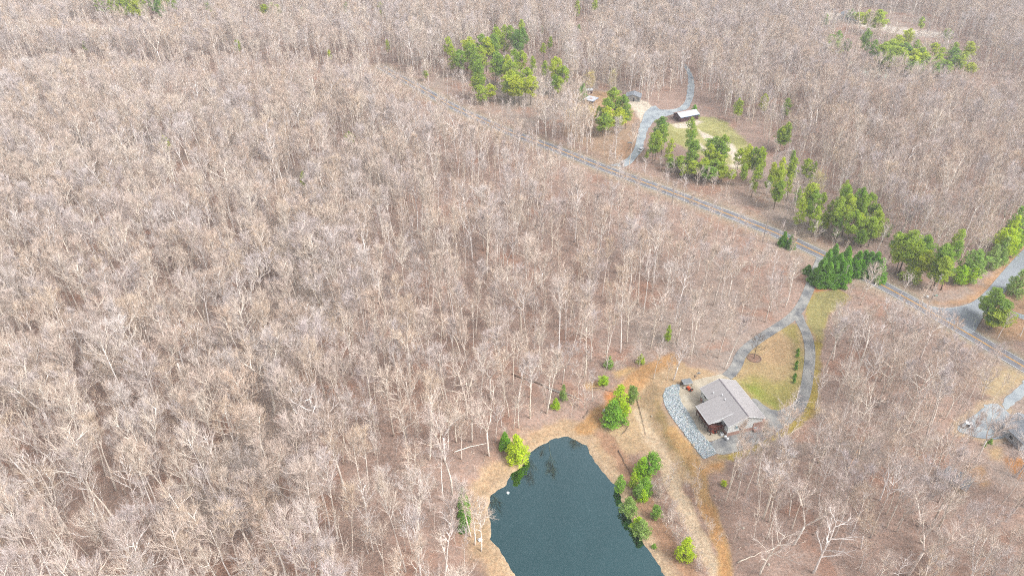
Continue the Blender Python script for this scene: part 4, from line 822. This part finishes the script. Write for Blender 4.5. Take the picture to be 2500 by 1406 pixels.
# things round the house -------------------------------------------------
def hl(x, y):   # house local -> world
    a = math.atan2(.287, .958); return 59.3 + x * math.cos(a) - y * math.sin(a), 140.0 + x * math.sin(a) + y * math.cos(a)
def lathe(b, prof, k=12, c=(0, 0, 0)):
    o = len(b.v)
    for r, z in prof:
        for j in range(k): t = 2 * math.pi * j / k; b.v.append((c[0] + r * math.cos(t), c[1] + r * math.sin(t), c[2] + z))
    for i in range(len(prof) - 1):
        for j in range(k): j2 = (j + 1) % k; b.f.append((o + i * k + j, o + i * k + j2, o + (i + 1) * k + j2, o + (i + 1) * k + j))
    b.f.append(tuple(o + (len(prof) - 1) * k + j for j in range(k))); b.f.append(tuple(o + j for j in reversed(range(k)))); return b
M_GREYM = mat('grey_metal', S(176,180,182), .5, .1, 2, metal=.3); M_ORANGE = mat('orange_paint', S(236,104,56), .5, .1, 3); M_BLACK = mat('black_rubber', (.02, .02, .022), .8, .2, 4); M_WOOD = mat('grey_wood', S(170,150,130), .9, .25, 3)
x, y = G(1675, 940); sh = empty('lean_to_shelter', x, y, None, .25, 'small grey roofed lean-to shelter at the patio top corner', 'shelter')
b = MB(); b.prism([(-1.5, 1.7), (1.5, 1.7), (1.5, 1.8), (-1.5, 1.8)], -.9, .9); b.add([(-1.5, -1.1, 1.45), (1.5, -1.1, 1.45), (1.5, -.9, 1.7), (-1.5, -.9, 1.7)], [(0,1,2,3)]); b.build('roof', M_GREYM, sh)
for px in (-1.4, 1.4):
    for py in (-.8, .8): b = MB(); b.box(px - .06, px + .06, py - .06, py + .06, -.2, 1.69); b.build('post', M_DKBR, sh)
b = MB(); b.box(-1.3, 1.3, .6, .68, .0, 1.5); b.build('back_panel', M_DKBR, sh)
def mower(x, y, rz, label, s=1):
    t = empty('lawn_mower', x, y, th(x, y) + .1, rz, label, 'lawn mower')
    b = MB(); b.prism([(-.45, .3), (.45, .3), (.5, .55), (.42, .8), (-.42, .8), (-.5, .55)], .15, 1.0); b.build('hood', M_ORANGE, t)
    b = MB(); b.prism([(-.4, .35), (.4, .35), (.4, .5), (-.4, .5)], -.9, .15); b.prism([(-.62, .14), (.62, .14), (.55, .3), (-.55, .3)], -.55, .35); b.build('cutting_deck', M_ORANGE, t)
    b = MB(); b.box(-.25, .25, -.7, -.25, .5, .65); b.box(-.25, .25, -.8, -.69, .5, 1.05); b.build('seat', M_BLACK, t)
    b = MB(); b.tube([(0, .05, .7), (0, -.1, 1.05)], [.03, .03], 5); b.tube([(-.18, -.1, 1.05), (.18, -.1, 1.05)], [.04, .04], 5); b.build('steering_wheel', M_BLACK, t)
    for px, py, r in ((-.5, .8, .2), (.5, .8, .2), (-.5, -.6, .3), (.5, -.6, .3)): b = MB(); b.tube([(px - .1, py, r), (px + .1, py, r)], [r, r], 10); b.build('wheel', M_BLACK, t)
x, y = G(1678, 947); mower(x + .5, y - .9, .7, 'orange riding mower beside the lean-to shelter on the patio')
x, y = hl(-2.6, 2.6); mower(x, y, 1.2, 'orange mower parked under the red deck')
x, y = hl(-1.0, .9); t = empty('air_conditioner', x, y, th(x, y) + .1, .2, 'white square air conditioner unit by the basement wall', 'air conditioner')
b = MB(); b.box(-.4, .4, -.4, .4, 0, .8); b.build('casing', M_TRIM, t); b = MB(); lathe(b, [(.34, .0), (.34, .06), (.1, .1)], 14, (0, 0, .8)); b.build('fan_grille', M_GREYM, t)
for k_, (px, py) in enumerate(((-.7, -.4), (-.5, -1.3))):
    x, y = hl(px, py); b = MB(); lathe(b, [(.26, 0), (.32, .45), (.35, .8), (.36, .84), (.2, .95)], 12); o = b.build('storage_bin', M_TRIM, None, True); o.location = (x, y, th(x, y) + .1); tag(o, ['white lidded bin next to the air conditioner', 'white lidded bin nearest the house corner'][k_], 'bin')
for k_, (u, v, lb) in enumerate([(1705,911,'grey broken board on the dirt above the patio'),(1697,919,'pale board lying left of the broken board above the patio')]):
    x, y = G(u, v); b = MB(); b.box(-.6, .6, -.2, .2, .05, .16); b.box(-.1, .5, -.5, .1, .17, .3); o = b.build('scrap_board', M_GREYM if k_ == 0 else M_WOOD); o.location = (x, y, th(x, y)); o.rotation_euler = (0, .1, .6 + k_); tag(o, lb, 'scrap')
# tanks
M_TANK = mat('tank_white', S(226,228,230), .35, .05, 2)
for k_, (u, v) in enumerate(((1912,1113),(1930,1111))):
    x, y = G(u, v); t = empty('gas_tank', x, y, None, 1.95, ['left of two white horizontal gas tanks in the wood below the house', 'right of two white gas tanks, with a yellow mark on top'][k_], 'gas tank', 'pair of white gas tanks')
    b = MB(); pr2 = [(.02, -1.5), (.25, -1.42), (.42, -1.25), (.5, -1.0), (.5, 1.0), (.42, 1.25), (.25, 1.42), (.02, 1.5)]; o0 = 0
    for i, (r, zz_) in enumerate(pr2):
        for j in range(14): a = 2 * math.pi * j / 14; b.v.append((zz_, r * math.cos(a), .75 + r * math.sin(a)))
    for i in range(7):
        for j in range(14): j2 = (j + 1) % 14; b.f.append((i * 14 + j, i * 14 + j2, (i + 1) * 14 + j2, (i + 1) * 14 + j))
    b.build('tank_body', M_TANK, t, True); b = MB(); b.box(-.95, -.75, -.4, .4, -.2, .4); b.box(.75, .95, -.4, .4, -.2, .4); b.build('saddle', mat('concrete_block', S(180,176,170), .9, .1, 2), t)
    b = MB(); lathe(b, [(.2, 0), (.2, .16), (.12, .22)], 10, (0, 0, 1.23)); b.build('valve_dome', M_YEL if k_ else M_TANK, t)

# ------------------------------------------------------------------ barn, canopy, cottage, shed, other houses
M_BARN = mat('dark_barn_board', S(112,78,80), .9, .25, 1.5, streak=(6, 6, .3)); M_TIN = mat('white_tin_roof', S(236,240,248), .45, .05, 1.2, streak=(1, 5, 1)); M_RUST = mat('rusty_tin', S(226,190,180), .8, .3, 1.4)
x, y = G(1661, 299); ang_b = math.atan2(5.2, 11.3)
barn = empty('barn', x, y, None, ang_b, 'long dark brown barn with white and rusty tin roof by the gravel drive', 'barn')
BL, BW, BE, BRG = 11.4, 6.6, 2.7, 4.0
b = MB(); b.prism([(0, -.5), (BW, -.5), (BW, BE), (BW / 2, BRG - .05), (0, BE)], 0, BL, 'x'); b.build('wall', M_BARN, barn)
b = MB(); b.add([(-.4, -.5, BE - .12), (BL + .4, -.5, BE - .12), (BL + .4, BW / 2, BRG), (-.4, BW / 2, BRG), (-.4, -.5, BE), (BL + .4, -.5, BE), (BL + .4, BW / 2, BRG + .12), (-.4, BW / 2, BRG + .12)], [(0,3,2,1), (4,5,6,7), (0,1,5,4), (1,2,6,5), (2,3,7,6), (3,0,4,7)]); b.build('roof', M_TIN, barn)
b = MB(); b.add([(-.4, BW / 2 + .01, BRG), (BL + .4, BW / 2 + .01, BRG), (BL + .4, BW + .5, BE - .12), (-.4, BW + .5, BE - .12), (-.4, BW / 2 + .01, BRG + .12), (BL + .4, BW / 2 + .01, BRG + .12), (BL + .4, BW + .5, BE), (-.4, BW + .5, BE)], [(0,3,2,1), (4,5,6,7), (0,1,5,4), (1,2,6,5), (2,3,7,6), (3,0,4,7)]); rr = tag(b.build('rear_roof', M_RUST, barn), 'rust stained rear slope of tin roof')
for px in (3.6, 6.0, 8.8):
    b = MB(); b.box(px, px + 1.2, -.06, .02, 1.2, 2.3); w_ = b.build('window_frame', M_BARN, barn); b = MB(); b.box(px + .08, px + 1.12, -.1, -.07, 1.28, 2.22); b.build('opening', M_BLACK, w_)
b = MB(); b.box(-.4, BL + .4, -.56, -.51, BE - .16, BE + .02); b.build('fascia', mat('blue_grey_trim', S(130,160,206), .6, .1, 1), barn)
# canopy
cxy = np.mean([G(1425, 241, 2.7), G(1438, 235, 2.7), G(1461, 239, 2.7), G(1447, 248, 2.7)], 0); p1 = np.array(G(1447, 248, 2.7)); p2 = np.array(G(1461, 239, 2.7)); p0 = np.array(G(1425, 241, 2.7))
e1 = p2 - p1; e2 = p0 - p1; t = empty('canopy_shelter', cxy[0], cxy[1], None, math.atan2(e1[1], e1[0]), 'open white flat-roofed canopy on posts in the upper yard', 'canopy')
h1 = np.linalg.norm(e1) / 2; h2 = np.linalg.norm(e2) / 2; h1 = min(h1, 4.5); h2 = min(h2, 4.0)
b = MB(); b.box(-h1, h1, -h2, h2, 2.6, 2.72); rf_ = b.build('roof', M_TIN, t); b = MB(); b.box(-.8, .9, -.9, .7, 2.73, 2.8); b.build('patch', M_RUST, rf_)
b = MB(); b.box(-h1 - .05, h1 + .05, -h2 - .05, -h2 - .005, 2.4, 2.73); b.box(-h1 - .05, -h1 - .005, -h2, h2, 2.4, 2.73); b.build('fascia', mat('blue_grey_trim', (0, 0, 0)), rf_)
for px in (-h1 + .2, h1 - .2):
    for py in (-h2 + .2, h2 - .2): b = MB(); b.box(px - .07, px + .07, py - .07, py + .07, -.3, 2.59); b.build('post', M_DKBR, t)
x, y = G(1443, 236); t = empty('shed', x - 1, y + 5, None, .1, 'small low tin roofed shed behind the white canopy', 'shed'); b = MB(); b.box(-2.0, 2.0, -1.0, 1.0, -.3, 1.9); b.build('wall', M_BARN, t)
b = MB(); b.prism([(-1.3, 1.91), (1.3, 2.2), (1.3, 2.3), (-1.3, 2.01)], -2.3, 2.3, 'x'); b.build('roof', M_TIN, t); b = MB(); b.box(-.6, .3, -1.05, -1.005, 0, 1.7); b.build('door', M_GREYM, t)
def simple_house(name, u, v, rz, W, L, E, RG, wm, rm, label, cat, feats=()):
    x, y = G(u, v); t = empty(name, x, y, None, rz, label, cat)
    b = MB(); b.prism([(0, -.6), (W, -.6), (W, E - .03), (W / 2, RG - .05), (0, E - .03)], 0, L); b.build('wall', wm, t)
    b = MB(); gable_roof(b, W, L, E, RG, .4, .15); r = b.build('roof', rm, t)
    for side, y0, z0, w_, h_ in feats:
        b = MB()
        if side == 'f': b.box(y0, y0 + w_, -.06, .02, z0, z0 + h_)
        elif side == 'l': b.box(-.06, .02, y0, y0 + w_, z0, z0 + h_)
        f = b.build('door' if z0 == 0 else 'window', M_TRIM if z0 else wm, t)
        b = MB()
        if side == 'f': b.box(y0 + .08, y0 + w_ - .08, -.1, -.07, z0 + .08, z0 + h_ - .08)
        else: b.box(-.1, -.07, y0 + .08, y0 + w_ - .08, z0 + .08, z0 + h_ - .08)
        b.build('pane', M_GLASS, f)
    return t
M_ROOFG = mat('slate_grey_roof', S(168,174,182), .85, .2, .8); M_TANW = mat('tan_board_wall', S(222,200,166), .85, .15, 2, streak=(4, 4, .5)); M_ROOFD = mat('dark_shed_roof', S(146,152,158), .9, .35, 1.6)
simple_house('cottage', 1527, 246, -.25, 8, 6, 2.4, 3.7, mat('grey_wall', S(206,202,196), .8, .1, 2), M_ROOFG, 'grey roofed cottage half hidden behind the pines of the upper yard', 'house', (('f', 1, .9, 1.1, 1), ('f', 4, 0, 1, 2), ('f', 6.5, .9, 1.1, 1)))
simple_house('tan_shed', 2350, 1208, .75, 5.0, 5.6, 2.0, 3.0, M_TANW, M_ROOFD, 'tan walled shed with dark weathered roof in the right wood', 'shed', (('f', 3.4, 0, 1.2, 1.8), ('l', 2, .9, 1, .8)))
simple_house('grey_house', 2488, 1100, .2, 9, 8, 3.0, 5.2, mat('white_siding', S(206,212,218), .8, .1, 2), M_ROOFG, 'grey roofed house cut by the right edge beside the gravel lot', 'house', (('f', 1, .9, 1.2, 1.1), ('l', 3, .9, 1.2, 1.1), ('f', 4.5, 0, 1.1, 2)))
simple_house('far_house', 2052, 48, -.35, 11, 9, 3.0, 5.6, mat('white_siding', (0, 0, 0)), M_ROOFG, 'pale grey roofed house in the far top right clearing', 'house', (('f', 1, .9, 1.2, 1.1), ('f', 6, .9, 1.2, 1.1), ('f', 4, 0, 1.1, 2)))
simple_house('far_garage', 2077, 50, -.3, 8, 7, 2.6, 4.0, mat('white_siding', (0, 0, 0)), M_ROOFG, 'lower grey garage joined right of the far house', 'garage', (('f', 1, 0, 2.6, 2.1), ('f', 4.5, 0, 2.6, 2.1)))

# ------------------------------------------------------------------ vehicles
def car(name, u, v, rz, paint_, label, cat='car', s=1.0):
    x, y = G(u, v); t = empty(name, x, y, th(x, y) + .09, rz, label, cat); t.scale = (s, s, s)
    prof = [(-2.3, .35), (-2.35, .7), (-2.2, .95), (-1.2, 1.02), (1.2, 1.0), (2.1, .86), (2.32, .65), (2.3, .35)]
    b = MB(); n = len(prof); secs = [(-.9, .92), (-.8, 1.0), (.8, 1.0), (.9, .92)]; o = 0
    for yy, k_ in secs: b.v.extend([(px, yy, .35 + (pz - .35) * k_) for px, pz in prof])
    for i in range(3):
        for j in range(n): j2 = (j + 1) % n; b.f.append((i * n + j, (i + 1) * n + j, (i + 1) * n + j2, i * n + j2))
    b.f.append(tuple(range(n))); b.f.append(tuple(reversed(range(3 * n, 4 * n)))); b.build('body', paint_, t)
    cab = [(-1.75, 1.0), (-1.3, 1.42), (.35, 1.45), (1.15, .98)]; b = MB()
    for yy, q in ((-.8, 1), (-.66, 0), (.66, 0), (.8, 1)): pass
    b.add([(-1.9, -.8, .98), (1.2, -.8, .96), (1.2, .8, .96), (-1.9, .8, .98), (-1.35, -.64, 1.42), (.35, -.64, 1.44), (.35, .64, 1.44), (-1.35, .64, 1.42)], [(0,1,5,4), (1,2,6,5), (2,3,7,6), (3,0,4,7), (4,5,6,7)]); b.build('window_glass', M_GLASS, t)
    b = MB(); b.add([(-1.4, -.66, 1.43), (.4, -.66, 1.45), (.4, .66, 1.45), (-1.4, .66, 1.43), (-1.3, -.6, 1.5), (.3, -.6, 1.52), (.3, .6, 1.52), (-1.3, .6, 1.5)], [(0,1,5,4), (1,2,6,5), (2,3,7,6), (3,0,4,7), (4,5,6,7)]); b.build('roof', paint_, t)
    for px in (-1.45, 1.4):
        for py in (-.86, .86): b = MB(); b.tube([(px, py - .12, .33), (px, py + .12, .33)], [.33, .33], 12); w_ = b.build('wheel', M_BLACK, t); b = MB(); sg = 1 if py > 0 else -1; b.tube([(px, py + sg * .121, .33), (px, py + sg * .14, .33)], [.19, .17], 10); b.build('rim', M_GREYM, w_)
    for py in (-.65, .65): b = MB(); b.box(2.24, 2.35, py - .18, py + .18, .62, .76); b.build('headlight', M_TRIM, t)
    return t
M_CARW = mat('white_car_paint', S(240,242,244,1.25), .25, .02, 1, spec=.5); M_CARB = mat('dark_blue_paint', S(70,84,110), .25, .02, 1, spec=.5)
car('parked_car', 1565, 368, 1.15, M_CARW, 'white car parked on the upper gravel drive')
car('parked_car', 2031, 26, .2, M_CARB, 'dark blue car parked in the far top right clearing')
x, y = G(2359, 1044); t = empty('golf_cart', x, y, th(x, y) + .08, 2.8, 'small white roofed cart parked at the left end of the gravel lot', 'golf cart')
b = MB(); b.prism([(-1.2, .3), (1.2, .3), (1.25, .6), (.7, .85), (.5, .45), (-.3, .45), (-.4, .75), (-1.2, .8)], -.55, .55); b.build('body', M_CARW, t); b = MB(); b.box(-.35, .1, -.5, .5, .46, .8); b.box(-.45, -.33, -.5, .5, .76, 1.2); b.build('seat', M_BLACK, t)
b = MB(); b.box(-1.0, .7, -.6, .6, 1.8, 1.88); b.build('roof', M_CARW, t)
for px in (-.9, .6):
    for py in (-.55, .55): b = MB(); b.tube([(px, py, .7), (px, py, 1.8)], [.03, .03], 5); b.build('post', M_GREYM, t)
for px in (-.8, .85):
    for py in (-.58, .58): b = MB(); b.tube([(px, py - .09, .24), (px, py + .09, .24)], [.24, .24], 10); b.build('wheel', M_BLACK, t)

# ------------------------------------------------------------------ utility pole and wires
M_POLE = mat('weathered_pole', S(196,186,178), .9, .15, 2, streak=(4, 4, .4)); x, y = G(2273, 733); pole = empty('utility_pole', x, y, None, .35, 'weathered wooden utility pole beside the main road junction', 'utility pole')
b = MB(); b.tube([(0, 0, -.5), (0, 0, 5), (0, 0, 11)], [.2, .17, .13], 10); b.build('pole', M_POLE, pole)
b = MB(); b.box(-.9, .9, -.06, .06, 10.3, 10.45); b.build('crossarm', M_POLE, pole)
b = MB(); lathe(b, [(.2, 0), (.26, .05), (.26, .75), (.2, .85), (.06, .95)], 12, (.42, 0, 8.6)); b.build('transformer', M_GREYM, pole)
for px in (-.8, 0, .8): b = MB(); lathe(b, [(.05, 0), (.08, .08), (.05, .2)], 8, (px, 0, 10.46)); b.build('insulator', M_TRIM, pole)
def pole_like(u, v, h, lb, cat='utility pole'):
    x, y = G(u, v); t = empty('utility_pole', x, y, None, .5, lb, cat); b = MB(); b.tube([(0, 0, -.5), (0, 0, h)], [.17, .11], 8); b.build('pole', M_POLE, t); b = MB(); b.box(-.8, .8, -.05, .05, h - .8, h - .66); b.build('crossarm', M_POLE, t); return x, y
q1 = pole_like(2055, 700, 9.5, 'pale utility pole beside the evergreen clump at the driveway mouth'); q2 = pole_like(1862, 590, 10, 'utility pole among bare trees below the main road'); q3 = pole_like(1640, 500, 10, 'utility pole hidden below the road near the upper drive')
def wire(a, c, za, zc, sag, lb):
    pts = [(a[0] + (c[0] - a[0]) * f, a[1] + (c[1] - a[1]) * f, (za + (zc - za) * f) - sag * 4 * f * (1 - f)) for f in np.linspace(0, 1, 15)]
    b = MB(); b.tube(pts, [.018] * 15, 4); tag(b.build('power_line', mat('wire', S(150,150,150), .6, .05, 1)), lb, 'wire')
pa = (pole.location.x, pole.location.y); z0 = th(*pa)
wire(pa, q1, z0 + 10.5, th(*q1) + 9, 1.2, 'upper thin wire from the junction pole to the driveway pole'); wire(pa, q1, z0 + 8.7, th(*q1) + 8, 1.0, 'lower thin wire from the junction pole to the driveway pole')
wire(q1, q2, th(*q1) + 9, th(*q2) + 9.5, 1.2, 'thin wire along the road left of the driveway pole'); wire(q2, q3, th(*q2) + 9.5, th(*q3) + 9.5, 1.4, 'thin wire along the road farthest left')
qh = hl(W, L); wire(q1, qh, th(*q1) + 8.5, 4.6, 1.8, 'service wire running over the lawn to the house')
# small things
def small(name, u, v, b, m, label, cat, rz=0, zoff=0, sm=False, parts=()):
    x, y = G(u, v); o = b.build(name, m, None, sm); o.location = (x, y, th(x, y) + zoff); o.rotation_euler = (0, 0, rz); tag(o, label, cat); return o
small('drum', 2263, 727, lathe(MB(), [(.42, 0), (.48, .1), (.48, .75), (.3, .9), (.1, .95)], 14), M_TRIM, 'white round drum at the foot of the junction pole', 'drum', sm=False)
small('utility_box', 2285, 723, MB().prism([(-.5, 0), (.5, 0), (.45, .5), (-.45, .5)], -.3, .3), mat('green_box', S(150,196,180), .6, .1, 2), 'pale green utility box right of the junction pole', 'utility box', .3)
small('sign_board', 2280, 690, MB().box(-.5, .5, -.04, .04, .9, 1.5).box(-.05, .05, -.03, .03, -.3, .9), M_TRIM, 'small blank white sign left of the junction pole', 'sign', .4)
small('mailbox', 2081, 648, MB().box(-.05, .05, -.05, .05, -.3, 1.0).prism([(-.15, 1.0), (.15, 1.0), (.15, 1.2), (0, 1.3), (-.15, 1.2)], -.3, .3), M_TRIM, 'white mailbox behind the evergreen clump', 'mailbox', .5)
small('float', 1240, 1211, lathe(MB(), [(.05, -.25), (.35, -.1), (.4, .1), (.3, .25), (.08, .35)], 12), M_TRIM, 'small white float drifting near the left pond bank', 'float', sm=True).location.z = -2.4
small('white_box', 1172, 1318, MB().box(-.5, .5, -.35, .35, 0, .45).box(-.3, .3, -.2, .2, .45, .65), M_TRIM, 'white box on the bank at the left of the pond', 'box', .5)  # just a plain white box on the bank, purpose unknown
small('barrel', 1475, 1003, MB().tube([(-.55, 0, .3), (-.4, 0, .3), (.4, 0, .3), (.55, 0, .3)], [.22, .3, .3, .22], 12), M_TRIM, 'white barrel lying left of the big slope pine', 'barrel', 1.0)
small('board', 1538, 350, MB().box(-1.2, 1.2, -.3, .3, .1, .3).box(-.9, .6, -.5, .4, .31, .45), M_GREYM, 'pale metal sheets lying left of the upper gravel drive', 'scrap', .1)
# logs
def log(u0, v0, u1, v1, r, lb, m=M_POLE, z0=.25, z1=.25):
    a = G(u0, v0); c = G(u1, v1); P_ = []
    rg = np.random.default_rng(int(u0)); 
    for f in np.linspace(0, 1, 7): x = a[0] + (c[0] - a[0]) * f + rg.normal() * .12; y = a[1] + (c[1] - a[1]) * f + rg.normal() * .12; P_.append((x, y, th(x, y) + z0 + (z1 - z0) * f))
    b = MB(); b.tube(P_, np.linspace(r, r * .35, 7), 7); o = b.build('fallen_log', m, None, True); tag(o, lb, 'fallen log'); return o
log(1250, 915, 1395, 965, .26, 'long dark fallen log at the wood edge above the pond', M_DARKBARK); log(1330, 945, 1420, 978, .22, 'pale fallen log nearest the small green cedar'); log(1310, 935, 1400, 975, .2, 'pale fallen log between the two others above the pond')
log(1424, 1021, 1437, 1003, .16, 'short dark curved log on the dirt above the pond', M_DARKBARK); log(1800, 1373, 1860, 1350, .2, 'pale fallen log at the foot of the lower right wood', M_BARK)
log(1520, 1060, 1535, 1040, .13, 'dark short log on the slope track', M_DARKBARK); log(1552, 945, 1575, 1062, .12, 'long thin dark log along the slope below the big pine', M_DARKBARK); log(1508, 1100, 1540, 1160, .12, 'dark thin log beside the pond track', M_DARKBARK)
log(1546, 347, 1526, 377, .2, 'brown log lying left of the upper gravel drive', M_DARKBARK); log(2070, 1145, 2105, 1085, .2, 'orange-brown broken trunk in the right wood', mat('split_wood', S(222,178,140), .9, .15, 2), .3, 3.0); log(735, 1240, 800, 1225, .2, 'pale fallen log in the wood left of the pond')
log(1108, 1103, 1185, 1083, .18, 'pale fallen trunk left of the pond bank', M_BARK); log(1448, 947, 1512, 962, .12, 'thin dark log at the top of the dirt slope', M_DARKBARK); log(2448, 1082, 2480, 1086, .14, 'white pale pipe-like log beside the small evergreens')
M_STONE = mat('pale_stone', S(222,210,192), .9, .2, 3)
rocks = [(1685,862,.3,'round white rock at the foot of the wood edge tree'),(1694,860,.25,'smaller white rock at the wood edge above the patio'),(1745,1210,.35,'pale rock at the left side of the lower right wood'),(1815,1289,.4,'pale flat rock in the lower right wood'),(1803,1312,.3,'pale rock below the flat rock in the lower right wood'),(1925,1195,.35,'pale rock in the middle of the lower right wood'),(1940,1194,.3,'small pale rock right of the middle rock in the lower right wood'),(1876,1378,.35,'pale rock near the bottom of the lower right wood'),(2234,1090,.4,'tan rock in the right wood left of the gravel lot'),(1591,1017,.35,'pale rock on the dirt slope below the big pine'),(1689,1008,.3,'tan rock at the riprap edge'),(1693,1087,.5,'tan boulder at the lower left edge of the riprap'),(1670,948,.5,'tan boulder at the top of the riprap by the mower'),(1797,918,.3,'white rock at the lawn corner by the driveway')]
for u, v, r, lb in rocks:
    x, y = G(u, v); b = MB(); b.add(rock(rng, r), ICOF); o = b.build('rock', M_STONE); o.location = (x, y, th(x, y) + r * .4 + (.1 if u == 1670 else 0)); tag(o, lb, 'rock')
# pond edge stones and twigs litter on the ground: short fallen branches everywhere in the wood
n_ = 18000; X2 = rng.uniform(-260, 260, n_ * 3); Y2 = rng.uniform(90, 420, n_ * 3); kk = filt(X2, Y2, 0)[:]; X2, Y2 = X2[kk][:n_], Y2[kk][:n_]; Z2 = terrain(X2, Y2)
a = rng.uniform(0, 6.28, len(X2)); L2 = rng.uniform(.5, 2.2, len(X2)); P0 = np.stack([X2, Y2, Z2 + .08], -1); P1 = P0 + np.stack([np.cos(a) * L2, np.sin(a) * L2, rng.uniform(0, .5, len(X2))], -1)
sv_ = np.stack([-np.sin(a), np.cos(a), np.zeros_like(a)], -1) * rng.uniform(.025, .08, (len(X2), 1)); b = MB(); upv = np.array([0, 0, .07]); b.tris(np.concatenate([np.stack([P0 - sv_, P0 + sv_, P1], 1), np.stack([P0 + sv_, P0 + upv, P1], 1), np.stack([P0 + upv, P0 - sv_, P1], 1)]))
tag(b.build('fallen_twigs', M_BARK), 'fallen branches and twigs strewn over the leaf litter', 'fallen twigs', kind='stuff')
# ------------------------------------------------------------------ air
m = bpy.data.materials.new('air'); m.use_nodes = True; n, l = m.node_tree.nodes, m.node_tree.links
n.remove(n['Principled BSDF']); pv = n.new('ShaderNodeVolumePrincipled'); pv.inputs['Color'].default_value = (.9, .94, 1, 1); pv.inputs['Density'].default_value = .0003; pv.inputs['Anisotropy'].default_value = .2
l.new(pv.outputs[0], n['Material Output'].inputs['Volume'])
b = MB(); b.box(-4100, 4100, -3100, 4600, -12, HC + 20); tag(b.build('haze', m), kind='stuff')
